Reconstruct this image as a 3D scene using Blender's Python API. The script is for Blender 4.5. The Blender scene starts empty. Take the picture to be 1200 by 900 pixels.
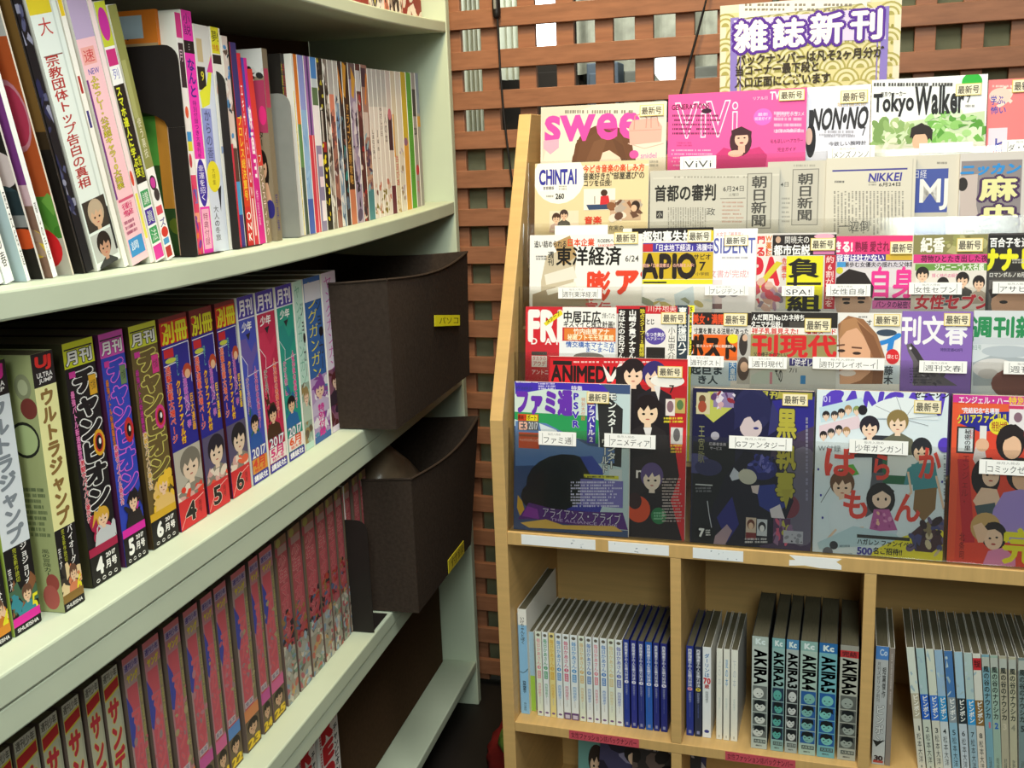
import bpy, math, random
from mathutils import Matrix, Vector
C = bpy.context.scene.collection
SC = bpy.context.scene

# ------------------------------------------------------------------ camera
YAW, PITCH, ROLL, FPX = 0.3182, 0.2121, -0.0377, 1226.53
CAM = Vector((0.5304, -1.5544, 0.6031))
_f = Vector((-math.sin(YAW) * math.cos(PITCH), math.cos(YAW) * math.cos(PITCH), -math.sin(PITCH)))
_r = Vector((math.cos(YAW), math.sin(YAW), 0))
_u = _r.cross(_f)
_r2 = math.cos(ROLL) * _r + math.sin(ROLL) * _u
_u2 = -math.sin(ROLL) * _r + math.cos(ROLL) * _u
cd = bpy.data.cameras.new('camera'); cd.sensor_width = 36; cd.lens = FPX / 1200 * 36
cd.clip_start = 0.02
cam = bpy.data.objects.new('camera', cd); C.objects.link(cam)
cam.matrix_world = Matrix(((_r2.x, _u2.x, -_f.x, CAM.x), (_r2.y, _u2.y, -_f.y, CAM.y), (_r2.z, _u2.z, -_f.z, CAM.z), (0, 0, 0, 1)))
SC.camera = cam

def ray(u, w):
    return _r2 * ((u - 600) / FPX) - _u2 * ((w - 450) / FPX) + _f
def hit(u, w, P0, n):          # where the sight line of a photo pixel meets a real plane
    d = ray(u, w)
    return CAM + d * ((P0 - CAM).dot(n) / d.dot(n))

# ------------------------------------------------------------------ light
W = bpy.data.worlds.new('world'); SC.world = W; W.use_nodes = True
W.node_tree.nodes['Background'].inputs[0].default_value = (0.95, 1.0, 0.93, 1)
W.node_tree.nodes['Background'].inputs[1].default_value = 0.21
def area(name, loc, target, sx, sy, energy, col):
    l = bpy.data.lights.new(name, 'AREA'); l.shape = 'RECTANGLE'; l.size = sx; l.size_y = sy
    l.energy = energy; l.color = col
    o = bpy.data.objects.new(name, l); C.objects.link(o); o.location = loc
    o.rotation_euler = (Vector(target) - Vector(loc)).to_track_quat('-Z', 'Y').to_euler()
    return o
area('tube_and_fill_light', (0.46, -0.85, 1.78), (0.36, -0.75, 0.2), 0.25, 1.2, 33, (1.0, 0.99, 0.92))  # ceiling tube over the aisle
area('tube_and_fill_light', (0.85, -2.5, 1.70), (0.3, 0.0, 0.1), 0.5, 1.5, 46, (0.90, 1.0, 0.94))  # added fill lamp behind the camera, brightens the rack fronts
area('warm_ceiling_lamp', (0.00, -0.02, 1.62), (-0.04, 0.3, 0.5), 0.16, 0.16, 11, (1.0, 0.74, 0.32))
area('far_room_lamp', (-0.1, 1.15, 1.75), (-0.2, 2.0, 0.9), 0.5, 0.5, 21, (0.95, 1.0, 0.95))
SC.view_settings.view_transform = 'Standard'; SC.view_settings.look = 'None'
SC.view_settings.exposure = 0.0; SC.view_settings.gamma = 1.0
SC.view_settings.use_curve_mapping = False

# ------------------------------------------------------------------ helpers
def lin(h):
    h = h.lstrip('#'); out = []
    for i in (0, 2, 4):
        c = int(h[i:i + 2], 16) / 255
        out.append(c / 12.92 if c <= 0.04045 else ((c + 0.055) / 1.055) ** 2.4)
    return tuple(out) + (1.0,)
MATS = {}
def mat(name, hexc, rough=0.5, spec=0.4, noise=0.0, nscale=20, stretch=(1, 1, 1), metal=0.0, bump=0.0):
    if name in MATS: return MATS[name]
    m = bpy.data.materials.new(name); m.use_nodes = True; nt = m.node_tree; b = nt.nodes['Principled BSDF']
    b.inputs['Roughness'].default_value = rough; b.inputs['Specular IOR Level'].default_value = spec
    b.inputs['Metallic'].default_value = metal
    c = lin(hexc); b.inputs['Base Color'].default_value = c
    if noise or bump:
        tc = nt.nodes.new('ShaderNodeTexCoord'); mp = nt.nodes.new('ShaderNodeMapping')
        mp.inputs['Scale'].default_value = stretch
        n = nt.nodes.new('ShaderNodeTexNoise'); n.inputs['Scale'].default_value = nscale; n.inputs['Detail'].default_value = 6
        nt.links.new(tc.outputs['Object'], mp.inputs['Vector']); nt.links.new(mp.outputs[0], n.inputs['Vector'])
        if noise:
            r = nt.nodes.new('ShaderNodeValToRGB')
            r.color_ramp.elements[0].position = 0.3; r.color_ramp.elements[1].position = 0.7
            r.color_ramp.elements[0].color = tuple(x * (1 - noise) for x in c[:3]) + (1,)
            r.color_ramp.elements[1].color = tuple(min(1, x * (1 + noise)) for x in c[:3]) + (1,)
            nt.links.new(n.outputs['Fac'], r.inputs[0]); nt.links.new(r.outputs[0], b.inputs['Base Color'])
        if bump:
            bp = nt.nodes.new('ShaderNodeBump'); bp.inputs['Strength'].default_value = bump; bp.inputs['Distance'].default_value = 0.002
            nt.links.new(n.outputs['Fac'], bp.inputs['Height']); nt.links.new(bp.outputs[0], b.inputs['Normal'])
    MATS[name] = m; return m
def colmat(name, rough, spec):                # printed paper: its inks are stored per face
    m = bpy.data.materials.new(name); m.use_nodes = True; nt = m.node_tree; b = nt.nodes['Principled BSDF']
    a = nt.nodes.new('ShaderNodeAttribute'); a.attribute_name = 'ink'
    nt.links.new(a.outputs['Color'], b.inputs['Base Color'])
    n = nt.nodes.new('ShaderNodeTexNoise'); n.inputs['Scale'].default_value = 60
    mr = nt.nodes.new('ShaderNodeMapRange'); mr.inputs['To Min'].default_value = rough - 0.06; mr.inputs['To Max'].default_value = rough + 0.08
    nt.links.new(n.outputs['Fac'], mr.inputs['Value']); nt.links.new(mr.outputs[0], b.inputs['Roughness'])
    b.inputs['Specular IOR Level'].default_value = spec
    MATS[name] = m; return m
PRINT = colmat('printed_paper', 0.46, 0.2)
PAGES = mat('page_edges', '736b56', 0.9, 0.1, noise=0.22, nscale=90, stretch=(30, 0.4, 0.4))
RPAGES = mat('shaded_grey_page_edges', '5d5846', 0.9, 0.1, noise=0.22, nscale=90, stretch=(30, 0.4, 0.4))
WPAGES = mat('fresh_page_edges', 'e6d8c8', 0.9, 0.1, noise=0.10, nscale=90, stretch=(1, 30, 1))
PAINT = mat('mint_cream_paint', 'bfcab3', 0.5, 0.3, noise=0.05, nscale=6, bump=0.06)
CASEBACK = mat('brown_hardboard', '4a3524', 0.8, 0.2, noise=0.15, nscale=8)
BEECH = mat('light_beech_wood', 'cfa96c', 0.45, 0.35, noise=0.07, nscale=7, stretch=(1, 1, 14))
BEECHH = mat('light_beech_wood_lengthwise', 'cfa96c', 0.45, 0.35, noise=0.07, nscale=7, stretch=(14, 1, 1))
LATT = mat('reddish_brown_lattice_wood', '946449', 0.5, 0.3, noise=0.16, nscale=9, stretch=(1, 6, 16))
LATTH = mat('reddish_brown_lattice_wood_lengthwise', '946449', 0.5, 0.3, noise=0.16, nscale=9, stretch=(2, 6, 14))
CLOTH = mat('black_brown_nonwoven_cloth', '3b312a', 0.95, 0.1, noise=0.15, nscale=160, bump=0.25)
CLOTHIN = mat('dark_cloth_lining', '241e1c', 0.95, 0.1, noise=0.1, nscale=100)
STEELB = mat('black_painted_steel', '221d1b', 0.5, 0.3, noise=0.05, nscale=40)
STEELG = mat('grey_painted_steel', '85857f', 0.5, 0.4, noise=0.04, nscale=40)
RUBBER = mat('black_cable_rubber', '171312', 0.45, 0.4)
FLOORM = mat('dark_floor', '1f1a17', 0.6, 0.3, noise=0.15, nscale=5)
WALLM = mat('far_wall_plaster', 'a7ab9a', 0.9, 0.1, noise=0.05, nscale=4)
CURT = mat('pale_curtain_cloth', 'cfd3c4', 0.95, 0.1, noise=0.08, nscale=30)
CURTG = mat('grey_curtain_cloth', 'a3a496', 0.95, 0.1, noise=0.2, nscale=25)
DARKW = mat('dark_cabinet_wood', '2f2a26', 0.6, 0.2, noise=0.1, nscale=10)
OLIVE = mat('olive_board', '77765c', 0.9, 0.1, noise=0.1, nscale=30)
GREYB = mat('blue_grey_board', '5b6673', 0.7, 0.2, noise=0.1, nscale=9)
def acrylic():
    m = bpy.data.materials.new('clear_acrylic'); m.use_nodes = True; nt = m.node_tree; nt.nodes.clear()
    o = nt.nodes.new('ShaderNodeOutputMaterial'); mx = nt.nodes.new('ShaderNodeMixShader'); f = nt.nodes.new('ShaderNodeFresnel')
    t = nt.nodes.new('ShaderNodeBsdfTransparent'); g = nt.nodes.new('ShaderNodeBsdfGlossy')
    n = nt.nodes.new('ShaderNodeTexNoise'); n.inputs['Scale'].default_value = 8
    mr = nt.nodes.new('ShaderNodeMapRange'); mr.inputs['To Min'].default_value = 0.05; mr.inputs['To Max'].default_value = 0.13
    nt.links.new(n.outputs['Fac'], mr.inputs['Value']); nt.links.new(mr.outputs[0], g.inputs['Roughness'])
    f.inputs['IOR'].default_value = 1.49; t.inputs['Color'].default_value = (0.965, 0.965, 0.955, 1)
    nt.links.new(f.outputs[0], mx.inputs[0]); nt.links.new(t.outputs[0], mx.inputs[1]); nt.links.new(g.outputs[0], mx.inputs[2])
    nt.links.new(mx.outputs[0], o.inputs[0]); return m
ACRYL = acrylic()
def glow(name, col, s):
    m = bpy.data.materials.new(name); m.use_nodes = True; nt = m.node_tree; nt.nodes.clear()
    o = nt.nodes.new('ShaderNodeOutputMaterial'); e = nt.nodes.new('ShaderNodeEmission')
    e.inputs[0].default_value = col; e.inputs[1].default_value = s; nt.links.new(e.outputs[0], o.inputs[0]); return m

def tag(o, label=None, cat=None, group=None, kind=None):
    if label: o['label'] = label
    if cat: o['category'] = cat
    if group: o['group'] = group
    if kind: o['kind'] = kind
    return o
def empty(name, M, label, cat, group=None):
    o = bpy.data.objects.new(name, None); o.empty_display_size = 0.02; C.objects.link(o); o.matrix_world = M
    return tag(o, label, cat, group)

class MB:                                   # collects faces, builds ONE mesh object
    def __init__(s): s.v = []; s.f = []; s.c = []
    def face(s, pts, col=None):
        n = len(s.v); s.v += [tuple(p) for p in pts]; s.f.append(tuple(range(n, n + len(pts)))); s.c.append(col)
    def box(s, x0, x1, y0, y1, z0, z1, col=None, M=None):
        n = len(s.v)
        P = [(x0, y0, z0), (x1, y0, z0), (x1, y1, z0), (x0, y1, z0), (x0, y0, z1), (x1, y0, z1), (x1, y1, z1), (x0, y1, z1)]
        if M: P = [tuple(M @ Vector(p)) for p in P]
        s.v += P
        for q in ((0, 3, 2, 1), (4, 5, 6, 7), (0, 1, 5, 4), (1, 2, 6, 5), (2, 3, 7, 6), (3, 0, 4, 7)):
            s.f.append(tuple(n + i for i in q)); s.c.append(col)
    def prism(s, prof, x0, x1, M=None, col=None):   # (y,z) outline swept along x
        n = len(s.v); k = len(prof)
        for x in (x0, x1):
            for (y, z) in prof:
                p = Vector((x, y, z)); s.v.append(tuple(M @ p) if M else tuple(p))
        s.f.append(tuple(n + i for i in reversed(range(k)))); s.f.append(tuple(n + k + i for i in range(k)))
        for i in range(k):
            j = (i + 1) % k; s.f.append((n + i, n + j, n + k + j, n + k + i))
        s.c += [col] * (k + 2)
    def loft(s, rings, close=True, cap=True, col=None):
        n = len(s.v); k = len(rings[0])
        for r in rings: s.v += [tuple(p) for p in r]
        for a in range(len(rings) - 1):
            for i in range(k if close else k - 1):
                j = (i + 1) % k
                s.f.append((n + a * k + i, n + a * k + j, n + (a + 1) * k + j, n + (a + 1) * k + i)); s.c.append(col)
        if cap:
            s.f.append(tuple(n + i for i in reversed(range(k)))); s.c.append(col)
            s.f.append(tuple(n + (len(rings) - 1) * k + i for i in range(k))); s.c.append(col)
    def tube(s, pts, r, k=8, col=None):
        rings = []; pts = [Vector(p) for p in pts]
        for i, p in enumerate(pts):
            t = (pts[min(i + 1, len(pts) - 1)] - pts[max(i - 1, 0)]).normalized()
            a = t.orthogonal().normalized() if abs(t.z) > .99 else t.cross(Vector((0, 0, 1))).normalized()
            b = t.cross(a); rr = r[i] if isinstance(r, (list, tuple)) else r
            rings.append([p + a * (rr * math.cos(2 * math.pi * q / k)) + b * (rr * math.sin(2 * math.pi * q / k)) for q in range(k)])
        s.loft(rings, col=col)
    def build(s, name, m, parent=None, M=None, bevel=0, smooth=False):
        me = bpy.data.meshes.new(name); me.from_pydata(s.v, [], s.f)
        if any(c is not None for c in s.c):
            at = me.attributes.new('ink', 'FLOAT_COLOR', 'CORNER'); data = []
            for p, c in zip(me.polygons, s.c):
                data += list(c or (1, 1, 1, 1)) * p.loop_total
            at.data.foreach_set('color', data)
        me.materials.append(m); me.update()
        if smooth: me.polygons.foreach_set('use_smooth', [True] * len(me.polygons))
        o = bpy.data.objects.new(name, me); C.objects.link(o)
        if parent: o.parent = parent
        if M is not None: o.matrix_local = M
        if bevel:
            b = o.modifiers.new('edge', 'BEVEL'); b.width = bevel; b.segments = 2; b.limit_method = 'ANGLE'
        return o
def struct(o): o['kind'] = 'structure'; return o

# ------------------------------------------------------------------ lettering
_GL = {}
def glyph(ch, off):
    key = (ch, round(off, 3))
    if key in _GL: return _GL[key]
    cu = bpy.data.curves.new('t', 'FONT'); cu.body = ch; cu.resolution_u = 3; cu.offset = off
    o = bpy.data.objects.new('t', cu); me = o.to_mesh()
    vs = [(v.co.x, v.co.y) for v in me.vertices]; fs = [tuple(p.vertices) for p in me.polygons]
    o.to_mesh_clear(); bpy.data.objects.remove(o); bpy.data.curves.remove(cu)
    _GL[key] = (vs, fs); return _GL[key]
def iscjk(ch): return ord(ch) > 0x2E7F
def clip(poly, W, H):
    for ax, lim, sg in ((0, 0, 1), (0, W, -1), (1, 0, 1), (1, H, -1)):
        out = []
        for i in range(len(poly)):
            a, b = poly[i - 1], poly[i]
            ia, ib = sg * (a[ax] - lim) >= 0, sg * (b[ax] - lim) >= 0
            if ia != ib:
                t = (lim - a[ax]) / (b[ax] - a[ax]); out.append((a[0] + t * (b[0] - a[0]), a[1] + t * (b[1] - a[1])))
            if ib: out.append(b)
        poly = out
        if len(poly) < 3: return []
    return poly
class Art:                                  # flat print on a W x H sheet; f maps design units to sheet metres
    def __init__(s, W, H, f=None): s.W, s.H, s.F = W, H, []; s.f = f or (lambda u, v: (u * W, (1 - v) * H)); s.n = 0
    def sz(s, cx, cy, w, h):
        a, b = s.f(cx - w / 2, cy), s.f(cx + w / 2, cy); c, d = s.f(cx, cy - h / 2), s.f(cx, cy + h / 2)
        return b[0] - a[0], c[1] - d[1]
    def add(s, poly, c):
        if any(x < 0 or x > s.W or y < 0 or y > s.H for x, y in poly): poly = clip(poly, s.W, s.H)
        if len(poly) > 2: s.F.append((poly, c if not isinstance(c, str) else lin(c), s.n))
    def poly(s, pts, c): s.n += 1; s.add([s.f(*p) for p in pts], c)
    def rect(s, x0, y0, x1, y1, c, rot=0):
        s.n += 1; cx, cy = (x0 + x1) / 2, (y0 + y1) / 2; X, Y = s.f(cx, cy); w, h = s.sz(cx, cy, x1 - x0, y1 - y0)
        cr, sr = math.cos(rot), math.sin(rot)
        s.add([(X + a * w / 2 * cr - b * h / 2 * sr, Y + a * w / 2 * sr + b * h / 2 * cr) for a, b in ((-1, -1), (1, -1), (1, 1), (-1, 1))], c)
    def ell(s, cx, cy, rx, ry, c, rot=0, n=20, a0=0, a1=None):
        s.n += 1; X, Y = s.f(cx, cy); w, h = s.sz(cx, cy, rx * 2, ry * 2); cr, sr = math.cos(rot), math.sin(rot); P = []
        rng = [2 * math.pi * i / n for i in range(n)] if a1 is None else [a0 + (a1 - a0) * i / n for i in range(n + 1)]
        for t in rng:
            a, b = w / 2 * math.cos(t), h / 2 * math.sin(t); P.append((X + a * cr - b * sr, Y + a * sr + b * cr))
        s.add(P, c)
    def ring(s, cx, cy, rx, ry, t, c, fill): s.ell(cx, cy, rx, ry, c); s.ell(cx, cy, rx - t, ry - t, fill)
    def line(s, pts, wd, c):                # wd in sheet metres
        s.n += 1; P = [s.f(*p) for p in pts]
        for a, b in zip(P, P[1:]):
            dx, dy = b[0] - a[0], b[1] - a[1]; L = math.hypot(dx, dy) or 1; nx, ny = -dy / L * wd / 2, dx / L * wd / 2
            s.add([(a[0] + nx, a[1] + ny), (a[0] - nx, a[1] - ny), (b[0] - nx, b[1] - ny), (b[0] + nx, b[1] + ny)], c)
    def txt(s, t, cx, cy, w, h, c, o=None, ow=0.06, b=0.012, vert=False, rot=0, it=0):
        if not t: return
        X, Y = s.f(cx, cy); Wd, Hd = s.sz(cx, cy, w, h)
        place = []; x = 0; y = 0
        if vert:
            for ch in t: place.append((ch, -0.5, y - 0.76, ch in 'ー〜|')); y -= 1.0
            bx = (-0.5, 0.5, y + 0.12, 0.10)
            if not any(iscjk(ch) for ch in t): bx = (-0.42, 0.32, y + 0.2, 0.02)
        else:
            lo, hi = 1e9, -1e9
            for ch in t:
                if ch == ' ': x += 0.3; continue
                place.append((ch, x, 0, False)); vs = glyph(ch, 0)[0]
                x += 1.0 if iscjk(ch) else (max((q[0] for q in vs), default=0.3) + 0.05)
                if vs: lo = min(lo, min(q[1] for q in vs)); hi = max(hi, max(q[1] for q in vs))
            bx = (0.03, x - 0.03, -0.09, 0.85) if any(iscjk(ch) for ch in t) else (0, x - 0.03, lo, hi)
        kx, ky = Wd / max(bx[1] - bx[0], .01), Hd / max(bx[3] - bx[2], .01); mx, my = (bx[0] + bx[1]) / 2, (bx[2] + bx[3]) / 2
        cr, sr = math.cos(rot), math.sin(rot)
        for (off, col) in (((ow, o), (b, c)) if o else ((b, c),)):
            s.n += 1; cl = lin(col); n0 = s.n; nmax = n0
            for ch, px, py, tr in place:
                dense = off > 0.035 or (0x4E00 <= ord(ch) <= 0x9FFF)
                vs, fs = glyph(ch, 0 if dense else off)
                if vert and not iscjk(ch):
                    ww = max(q[0] for q in vs) if vs else .5; px = -ww / 2
                if 0x4E00 <= ord(ch) <= 0x9FFF and not (o and off == ow): off_ = min(off, .036)
                else: off_ = off
                if not dense or off_ <= 0.012: SHF = ((0, 0),)
                elif off_ < 0.04: SHF = ((off_, 0), (-off_, 0), (0, off_), (0, -off_))
                else:
                    SHF = [(off * math.cos(a), off * math.sin(a)) for a in [math.pi / 4 * q for q in range(8)]]
                    if off > 0.08: SHF = [(off * math.cos(a), off * math.sin(a)) for a in [math.pi / 6 * q for q in range(12)]] + [(off * .55 * math.cos(a), off * .55 * math.sin(a)) for a in [.4 + math.pi / 3 * q for q in range(6)]]
                base_xy = []
                for (gx, gy) in vs:
                    if tr: gx, gy = 0.5 + (gy - 0.38), 0.38 - (gx - 0.5)
                    base_xy.append((gx, gy))
                for j, (ox, oy) in enumerate(SHF):
                    s.n = n0 + j; nmax = max(nmax, s.n); Q = []
                    for (gx, gy) in base_xy:
                        ax, ay = (px + gx + ox - mx) * kx + it * (py + gy + oy - my) * ky, (py + gy + oy - my) * ky
                        Q.append((X + ax * cr - ay * sr, Y + ax * sr + ay * cr))
                    for fc in fs: s.add([Q[i] for i in fc], cl)
            s.n = nmax
    def vt(s, t, cx, cy, w, h, c, **k): s.txt(t, cx, cy, w, h, c, vert=True, **k)
    def busy(s, x0, y0, x1, y1, cols, n, seed, sx=.5, sy=.12):
        R = random.Random(seed)
        for i in range(n):
            cx, cy = R.uniform(x0, x1), R.uniform(y0, y1); rx, ry = (x1 - x0) * sx * R.uniform(.3, 1) / 2, (y1 - y0) * sy * R.uniform(.3, 1)
            if R.random() < .5: s.ell(cx, cy, rx, ry, R.choice(cols), rot=R.uniform(-1, 1), n=9)
            else: s.poly([(cx - rx, cy + ry * R.uniform(-1, 1)), (cx, cy - ry), (cx + rx, cy + ry * R.uniform(-1, 1)), (cx + R.uniform(-rx, rx), cy + ry)], R.choice(cols))
    def smalltext(s, x0, y0, x1, y1, c, rows, seed, vert=False, fill=.62):   # lines of print too small to read
        R = random.Random(seed); s.n += 1; n0 = s.n
        for i in range(rows):
            a = (y0 + (y1 - y0) * (i + .5) / rows) if not vert else (x0 + (x1 - x0) * (i + .5) / rows)
            hw = ((y1 - y0) if not vert else (x1 - x0)) / rows * fill / 2
            lo, hi = (x0, x1) if not vert else (y0, y1); p = lo; st = (hi - lo) * .035
            end = hi - (hi - lo) * R.uniform(0, .3)
            while p < end:
                q = p + st * R.uniform(.5, .9)
                if R.random() < .88: s.rect(*((p, a - hw, q, a + hw) if not vert else (a - hw, p, a + hw, q)), c); s.n = n0 - 1
                p += st
        s.n = n0
    def head(s, cx, cy, w, h, hair='2a211d', skin='f0cdb0', long=False, eyes='1a1414', body=None, tilt=0, bang=.34):
        if long: s.ell(cx, cy + h * .22, w * .62, h * .74, hair, rot=tilt)
        if body: s.poly([(cx - w * .95, cy + h * 1.5), (cx - w * .75, cy + h * .78), (cx - w * .2, cy + h * .5), (cx + w * .2, cy + h * .5), (cx + w * .75, cy + h * .78), (cx + w * .95, cy + h * 1.5)], body)
        s.rect(cx - w * .14, cy + h * .25, cx + w * .14, cy + h * .62, skin)
        s.ell(cx, cy - h * .08, w * .56, h * .52, hair, rot=tilt)
        s.ell(cx, cy + h * .08, w * .42, h * .43, skin, rot=tilt)
        s.poly([(cx - w * .5, cy + h * .12), (cx - w * .5, cy - h * .3), (cx, cy - h * .56), (cx + w * .5, cy - h * .3), (cx + w * .5, cy + h * .12),
                (cx + w * .36, cy - h * bang * .35), (cx + w * .12, cy - h * .02), (cx + w * .02, cy - h * bang * .6), (cx - w * .16, cy + h * .02), (cx - w * .3, cy - h * bang * .4)], hair)
        if eyes:
            for sx in (-1, 1): s.ell(cx + sx * w * .17, cy + h * .12, w * .07, h * .045, eyes, n=8)
            s.ell(cx, cy + h * .32, w * .09, h * .025, 'b5584e', n=8)
STEP = 0.000008
# ------------------------------------------------------------------ frames of the two shelves
FL = -0.63                                    # floor
ANG = 0.0757
AN = Vector((math.cos(ANG), math.sin(ANG), 0)); AD = Vector((-math.sin(ANG), math.cos(ANG), 0)); A0 = Vector((-0.2234, 0, 0))
def ML(s, d, z, lean=0.0, yaw=0.0):           # local x runs along the bookcase, y into it, z up
    return Matrix.Translation(A0 + AD * s + AN * d + Vector((0, 0, z))) @ Matrix.Rotation(ANG + math.pi / 2 + yaw, 4, 'Z') @ Matrix.Rotation(lean, 4, 'Y')
def onL(u, w, d=0.0):
    P = hit(u, w, A0 + AN * d, AN); return (P - A0).dot(AD), P.z
TILT = 0.14
ROWS = [(0.013, 0.001), (0.059, 0.119), (0.095, 0.224), (0.131, 0.325), (0.172, 0.426)]
def MR(k, x=0.0, back=0.0):                   # rack pocket k: x along the rack, y into the pocket, z up the slope
    y, z = ROWS[k]
    return Matrix.Translation((x, y, z)) @ Matrix.Rotation(-TILT, 4, 'X') @ Matrix.Translation((0, back, 0))
def pxf(M):
    n = (M.to_3x3() @ Vector((0, 1, 0))); P0 = M.translation.copy(); Mi = M.inverted()
    def f(u, v):
        q = Mi @ hit(u, v, P0, n); return q.x, q.z
    return f
YI, LC = 0.5154, 1.648
SH = {'0': (0.878, 0.028), 'A': (0.5207, 0.0204), 'B': (0.190, 0.0101), 'C': (-0.163, 0.0109), 'D': (-0.5202, 0.004)}
def top(k, s):
    z, g = SH[k]; t = min(1, max(0, (YI - s) / LC)); return z - 4 * g * t * (1 - t)

# ------------------------------------------------------------------ the room
def plane(name, x0, x1, y0, y1, z0, z1, m):
    b = MB(); b.box(x0, x1, y0, y1, z0, z1); return struct(b.build(name, m))
plane('floor', -2.2, 2.6, -3.2, 3.0, FL - 0.05, FL, FLOORM)
plane('wall_back', -2.2, 2.6, 2.60, 2.65, FL, 1.95, WALLM)
plane('wall_left', -2.25, -2.2, -3.2, 2.65, FL, 1.95, WALLM)
plane('ceiling', -2.25, 2.6, -3.2, 2.65, 1.95, 2.0, WALLM)
b = MB(); P = [hit(u, w, Vector((0, 2.6, 0)), Vector((0, 1, 0))) for u, w in ((622, 58), (668, -40))]
wx0, wx1, wz0, wz1 = P[0].x, P[1].x, P[0].z, P[1].z
b.box(wx0, wx1, 2.592, 2.598, wz0, wz1); wn = struct(b.build('window_1', glow('daylit_pane', (0.95, 0.98, 1.0, 1), 7.0)))
b = MB()
for a in ((wx0 - .03, wx0, wz0 - .03, wz1 + .03), (wx1, wx1 + .03, wz0 - .03, wz1 + .03), (wx0, wx1, wz0 - .03, wz0), (wx0, wx1, wz1, wz1 + .03)):
    b.box(a[0], a[1], 2.57, 2.6, a[2], a[3])
b.build('window_frame', DARKW, wn)

def curtain(name, label, px0, px1, y, zb, zt, m, seed, amp=.03):
    x0 = hit(px0, 40, Vector((0, y, 0)), Vector((0, 1, 0))).x; x1 = hit(px1, 40, Vector((0, y, 0)), Vector((0, 1, 0))).x
    b = MB(); n = 60; R = random.Random(seed); ph = R.random() * 6; P = []
    for i in range(n + 1):
        t = i / n; P.append((x0 + (x1 - x0) * t, y + amp * math.sin(t * (x1 - x0) / .035 * 1.0 + ph) + amp * .4 * math.sin(t * 37 + ph)))
    ring = P + [(x, yy + .004) for x, yy in reversed(P)]
    b.loft([[(x, yy, zb) for x, yy in ring], [(x, yy, zt) for x, yy in ring]])
    o = b.build(name, m, smooth=False); tag(o, label, 'curtain'); return o
curtain('curtain', 'pale curtain in folds behind the lattice, next to the green bookcase', 528, 572, 1.62, 0.52, 1.6, CURT, 1)
curtain('curtain', 'pale curtain with dark gaps behind the lattice, left of the bright window', 574, 613, 1.62, 0.84, 1.6, CURT, 2)
curtain('curtain', 'long pale curtain behind the lattice, right of the bright window', 672, 850, 1.84, 0.86, 1.6, CURTG, 3)

def cabinet():
    Y = 1.90; f = lambda u, w: hit(u, w, Vector((0, Y, 0)), Vector((0, 1, 0)))
    x0, x1 = f(560, 90).x, f(682, 90).x; zt = f(600, 72).z
    r = empty('cabinet', Matrix.Translation(((x0 + x1) / 2, Y + .2, FL)), 'dark wooden cabinet standing in the room behind the lattice', 'cabinet')
    w = (x1 - x0) / 2; h = zt - FL
    b = MB(); b.box(-w, w, -.18, .2, 0.0, h); b.build('body', DARKW, r, bevel=.004)
    for i in (0, 1):
        b = MB(); b.box(-w + .01 + i * w, (i) * w - .01, -.2, -.181, .05, h - .04); d = b.build('door', DARKW, r, bevel=.003)
        b = MB(); b.box(-.03 if i == 0 else .02, -.02 if i == 0 else .03, -.215, -.2, h * .45, h * .55); b.build('handle', STEELG, d)
cabinet()
def small_box(px0, px1, py0, py1, Y, name, m, label, cat, dep=.2):
    f = lambda u, w: hit(u, w, Vector((0, Y, 0)), Vector((0, 1, 0)))
    a, c = f(px0, py1), f(px1, py0); zb = FL
    b = MB(); b.box(a.x, c.x, Y, Y + dep, zb, c.z); b.box(a.x + .01, c.x - .01, Y - .012, Y - .0005, zb + .05, c.z - .03)
    return tag(b.build(name, m, bevel=.004), label, cat)
small_box(688, 724, 72, 120, 1.69, 'locker', GREYB, 'blue grey locker behind the lattice, right of the dark cabinet', 'locker', .09)
small_box(732, 850, 76, 140, 1.69, 'low_cupboard', mat('grey_cupboard', '6a6c66', .7, .2, noise=.2, nscale=12), 'grey low cupboard seen in the lattice openings above the magazines', 'cupboard', .09)
def shade_lamp():
    Y = 1.55; f = lambda u, w: hit(u, w, Vector((0, Y, 0)), Vector((0, 1, 0)))
    c, q = f(782, 76), f(799, 97); r_ = (q.x - c.x); z0 = c.z
    r = empty('paper_lamp', Matrix.Translation((c.x, Y, FL)), 'glowing white paper lamp behind the lattice above the pink magazine', 'lamp')
    b = MB(); b.tube([(0, 0, 0), (0, 0, .02)], .09, 20); b.build('base', DARKW, r)
    b = MB(); b.tube([(0, 0, .02), (0, 0, z0 - FL - .05)], .008); b.build('pole', STEELB, r)
    b = MB(); b.tube([(0, 0, z0 - FL - r_ + r_ * .9 * i / 5) for i in range(11)], [r_ * (0.55 + .45 * math.sin(math.pi * i / 10)) for i in range(11)], 20)
    b.build('lamp_shade', glow('lit_paper', (1, .98, .95, 1), 2.2), r)
shade_lamp()

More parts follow.
